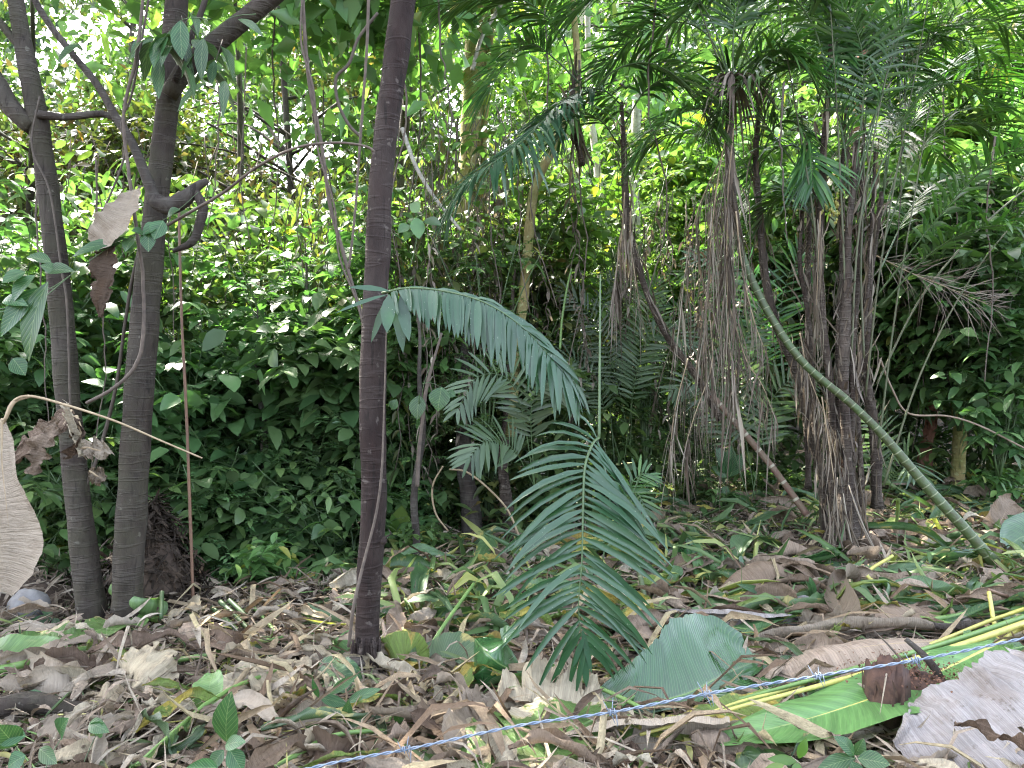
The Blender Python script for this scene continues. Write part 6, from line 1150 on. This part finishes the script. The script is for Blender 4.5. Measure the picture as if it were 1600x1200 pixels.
g = G(); tube(g, crom([c + [.26, .10, .10], c + [.27, .10, .22], c + [.22, .12, .30], c + [.16, .16, .36]], 16), np.linspace(.022, .010, 16), 10, .35, 3); part('broken_root', g, M['bark_dark'], t)
g = G()
th = np.linspace(0.02, 1.57, 10)[:, None]; ph = (np.arange(24) / 24 * 6.283)[None]; V = np.stack([.27 * np.sin(th) * np.cos(ph), .17 * np.sin(th) * np.sin(ph), .13 * np.cos(th) + 0 * ph], -1) * (1 + .12 * fbm(4 * np.cos(ph) * np.sin(th), 4 * np.sin(ph) * np.sin(th), 1.5, 2))[..., None] * np.array([1, 1, 1.9]) + c + [.19, .12, -.02]
g.add(V, grid_faces(10, 24, True), np.zeros((240, 2))); part('mulch_mound', g, M['rot'], t)

# barbed wire
t = thing('barbed_wire', P(1100, 1083, 1.0), 'bluish galvanised barbed wire strand crossing the lower right of the clearing', 'barbed wire')
M['wire'] = plain('galvanised_wire', (.10, .14, .20, 1), (.19, .22, .26, 1), .75, 60, 0)
wp = crom(PP((200, 1275, .93), (490, 1199, .95), (640, 1170, .96), (815, 1133, .97), (960, 1112, .98), (1110, 1083, .99), (1290, 1054, 1.0), (1450, 1028, 1.01), (1600, 997, 1.02), (1900, 930, 1.05)), 520)
TT = tang(wp); sd = nrm(np.cross(TT, [0, 0, 1.])); up = np.cross(sd, TT); ll = np.r_[0, np.cumsum(np.linalg.norm(np.diff(wp, axis=0), axis=1))]
for ph in (0, math.pi):
    a = (ll / .034 * 6.283 + ph)[:, None]; g = G(); tube(g, wp + .0011 * (sd * np.cos(a) + up * np.sin(a)), .0010, 7); part('strand', g, M['wire'], t)
for j, (bx, by) in enumerate(((640, 1170), (955, 1113), (1108, 1083), (1290, 1054), (1447, 1028))):
    i = int(np.argmin(np.linalg.norm(wp - P(bx, by, .98), axis=1))); c = wp[i]; T_ = TT[i]; s_, u_ = sd[i], up[i]; g = G()
    for q, (o1, tip1, tip2) in enumerate(((-.003, (-.7, -.3, 1.0), (.5, .3, -1.)), (.003, (.6, -.5, .9), (-.3, .6, -1.)))):
        hx = []
        for w in np.linspace(0, 1, 26): hx.append(c + T_ * (o1 + .004 * (w - .5)) + .0036 * (s_ * math.cos(w * 9.4 + q + j) + u_ * math.sin(w * 9.4 + q + j)))
        e1 = hx[0] + (T_ * tip1[0] * .5 + s_ * tip1[1] + u_ * tip1[2]) * .012; e2 = hx[-1] + (T_ * tip2[0] * .5 + s_ * tip2[1] + u_ * tip2[2]) * .012
        p = np.array([e1] + hx + [e2]); tube(g, p, np.r_[.0003, np.full(26, .0008), .0003], 6)
    part('barb', g, M['wire'], t)

# ================================================================== LITTER
def sample_ground(n, seed, d0=1.7, d1=11.5, x0=-150, x1=1750, pw=1.4):
    r = np.random.default_rng(seed); u = r.random(n); k = pw - 1
    d = (d0 ** -k + u * (d1 ** -k - d0 ** -k)) ** (-1 / k); px = r.uniform(x0, x1, n); x = (px - 800) / F * d
    return x, d, r
def scatter(n, seed, L, W, mat, name, lift=(0, .05), pitch=.35, prof=LEAF, fold=(.1, 1.1), droop=(-.3, .4), curl=.35, **k):
    x, y, r = sample_ground(n, seed, **k); z = gz(x, y) + r.uniform(lift[0], lift[1], n)
    th = r.uniform(0, 6.283, n); D = np.stack([np.cos(th), np.sin(th), r.normal(size=n) * pitch], -1); U = np.stack([r.normal(size=n) * .45, r.normal(size=n) * .45, np.ones(n)], -1)
    g = G(); blades(g, np.stack([x, y, z], -1), D, r.uniform(L[0], L[1], n), r.uniform(W[0], W[1], n), prof, r.uniform(*droop, n), r.uniform(*fold, n) * np.where(r.random(n) < .5, 1, -1), U, r.normal(size=n) * curl, r.normal(size=n) * 1.0)
    return solo(name, g, M[mat], None, None, kind='stuff')
LIT6 = [(0, .12), (.15, .6), (.35, .95), (.55, 1.), (.75, .75), (.9, .4), (1, .04)]
scatter(20000, 1, (.03, .11), (.006, .020), 'litter', 'dry_leaf_litter', (0, .05), prof=LIT6)
scatter(9000, 21, (.03, .09), (.004, .013), 'litter_tan', 'tan_leaf_litter', (.02, .06), prof=LIT6, d0=3.2)
def sheets(n, seed, mat, name, W, L, d0=2.3, d1=6.5, x0=-150, x1=1750):
    x, y, r = sample_ground(n, seed, d0=d0, d1=d1, x0=x0, x1=x1); g = G()
    for i in range(n):
        l = r.uniform(*L); th = r.normal() * .7 if r.random() < .6 else r.uniform(0, 6.28); z = float(gz(x[i], y[i])) + r.uniform(.02, .14)
        c = np.array([x[i], y[i], z]); d = np.array([math.cos(th), math.sin(th), r.normal() * .15]) * l / 2; q = np.array([r.normal() * .12 * l, r.normal() * .12 * l, r.uniform(0, .22) * l])
        mid = crom([c - d, c + q, c + d], 16)
        blade_geo(g, mid, r.uniform(*W), (r.normal() * .5, -.3 + r.normal() * .5, 1), (r.uniform(-.5, .8), r.uniform(-.5, .8)), (r.uniform(-1.2, 2.6), r.uniform(-1.2, 2.6)), .14, .01, 2, int(r.integers(1e6)), 16, 11, None, .02, 1, (r.uniform(.5, 1.1), r.uniform(.5, 1.1)), 0, r.normal() * .6)
    solo(name, g, M[mat], None, None, kind='stuff')
sheets(150, 71, 'ban_dry', 'tan_sheet_litter', (.03, .075), (.12, .4))
sheets(170, 72, 'ban_grey', 'grey_sheet_litter', (.03, .075), (.12, .4))
sheets(190, 73, 'ban_cream', 'cream_sheet_litter', (.015, .05), (.1, .34))
sheets(50, 74, 'ban_brown', 'brown_sheet_litter', (.03, .07), (.12, .4))
sheets(60, 75, 'ban_shadegreen', 'green_sheet_litter', (.02, .06), (.15, .5), d1=9)
sheets(60, 76, 'ban_yellow', 'yellow_sheet_litter', (.015, .045), (.12, .4), d1=9)
scatter(15000, 2, (.05, .15), (.012, .03), 'litter_dark', 'rotting_leaf_litter_with_shade', (-.01, .03), prof=LEAF)  # under layer, its dark colour carries the shade in the litter gaps
scatter(3000, 3, (.08, .24), (.008, .028), 'litter', 'curled_leaf_litter', (.02, .12), .4, prof=LIT6, fold=(.3, 1.3), d0=2.2, d1=8)
scatter(4000, 4, (.05, .24), (.004, .014), 'litter_green', 'green_leaf_litter', (.02, .08), .2, prof=STRAP, d0=2.2)
scatter(5000, 6, (.08, .40), (.004, .010), 'litter', 'strap_leaf_litter', (.02, .10), .2, prof=STRAP, d0=2.2)
scatter(12000, 31, (.06, .17), (.007, .024), 'litter', 'far_leaf_litter', (0, .07), prof=LIT6, d0=5, d1=11.5)
scatter(3600, 32, (.15, .55), (.010, .034), 'litter_green', 'cut_green_leaf_litter', (.02, .09), .2, prof=STRAP, d0=4.3, d1=10, x0=560)
sheets(120, 77, 'ban_shadegreen', 'far_green_sheet_litter', (.04, .11), (.3, .8), 4.2, 9.5, 600)
sheets(150, 78, 'ban_dry', 'far_tan_sheet_litter', (.04, .12), (.25, .7), 4.2, 9.5, 500)
sheets(60, 79, 'ban_yellow', 'far_yellow_sheet_litter', (.03, .08), (.2, .5), 4.2, 9.5, 600)
sheets(60, 80, 'ban_cream', 'far_cream_sheet_litter', (.03, .08), (.2, .4), 4.2, 9, 500)
scatter(2600, 33, (.15, .50), (.008, .026), 'litter_tan', 'straw_strap_litter', (.03, .10), .2, prof=STRAP, d0=2.6, d1=9, x0=300)
def twigs(n, seed, mat, name, ll, rr_, lift, **k):
    x, y, r = sample_ground(n, seed, **k); g = G()
    th = np.where(r.random(n) < .6, r.normal(size=n) * .5, r.uniform(0, 3.14, n)); L = r.uniform(ll[0], ll[1], n); z = gz(x, y) + r.uniform(lift[0], lift[1], n); pz = r.normal(size=n) * .12; rd = r.uniform(rr_[0], rr_[1], n)
    for i in range(n):
        b = np.array([x[i], y[i], z[i]]); dv = np.array([math.cos(th[i]), math.sin(th[i]), pz[i]]) * L[i]; q = r.normal(size=3) * L[i] * .06
        tube(g, np.array([b - dv / 2, b + q, b + dv / 2]), [rd[i], rd[i] * .9, rd[i] * .5], 4, cap=False)
    return solo(name, g, M[mat], None, None, kind='stuff')
twigs(3600, 11, 'twig_litter', 'twig_litter', (.08, .5), (.0015, .004), (.01, .08))
twigs(420, 12, 'rib_green', 'green_stalk_litter', (.15, .6), (.002, .0055), (.03, .09), d0=2.3, d1=9)
twigs(260, 13, 'rib_yellow', 'yellow_stalk_litter', (.15, .5), (.002, .005), (.03, .09), d0=2.3, d1=9)
# small litter heaps (leaf covered mounds)
def heap(label, px, d, rx, h, n, seed, mat='litter', ex=1.3):
    c = GX(px, d); r = np.random.default_rng(seed); t = thing('litter_heap', c, label, 'leaf heap')
    th = np.linspace(.03, 1.6, 14)[:, None]; ph = (np.arange(24) / 24 * 6.283)[None]; q = 1 + .15 * fbm(3 * np.cos(ph) * np.sin(th), 3 * np.sin(ph) * np.sin(th), 1, seed)
    V = np.stack([rx * q * np.sin(th) ** ex * np.cos(ph), rx * q * np.sin(th) ** ex * np.sin(ph), h * q * np.cos(th) - .05], -1) + c
    g = G(); g.add(V, grid_faces(14, 24, True), np.zeros((14 * 24, 2))); part('mound', g, M['mould'], t)
    a = r.uniform(0, 6.283, n); b = np.arccos(r.uniform(0, 1, n)); B = np.stack([rx * np.sin(b) ** ex * np.cos(a), rx * np.sin(b) ** ex * np.sin(a), h * np.cos(b) - .03], -1) * 1.03 + c
    out = np.stack([np.cos(a) * np.sin(b), np.sin(a) * np.sin(b), np.cos(b) + .2], -1); B = B + out * r.normal(size=(n, 1)) * .03; D = np.cross(out, r.normal(size=(n, 3))) + [0, 0, -.4] + r.normal(size=(n, 3)) * .5
    g = G(); blades(g, B, D, r.uniform(.04, .2, n), r.uniform(.005, .016, n), LEAF, r.uniform(-.2, .3, n), r.uniform(.2, 1, n), out); o = part('leaf_cover', g, M[mat], t); o['kind'] = 'stuff'
heap('brown conical heap of dead leaves behind the foot of the ringed tree', 238, 5.1, .30, .68, 2200, 1, 'litter_dark', 2.4)
heap('low heap of dead leaves at the left edge behind the slim tree', 20, 5.0, .42, .30, 900, 2)
heap('low heap of dead leaves at the foot of the palm clump', 1330, 5.9, .5, .16, 900, 3)
heap('low heap of litter around the foot of the centre tree', 560, 3.75, .34, .10, 600, 4)
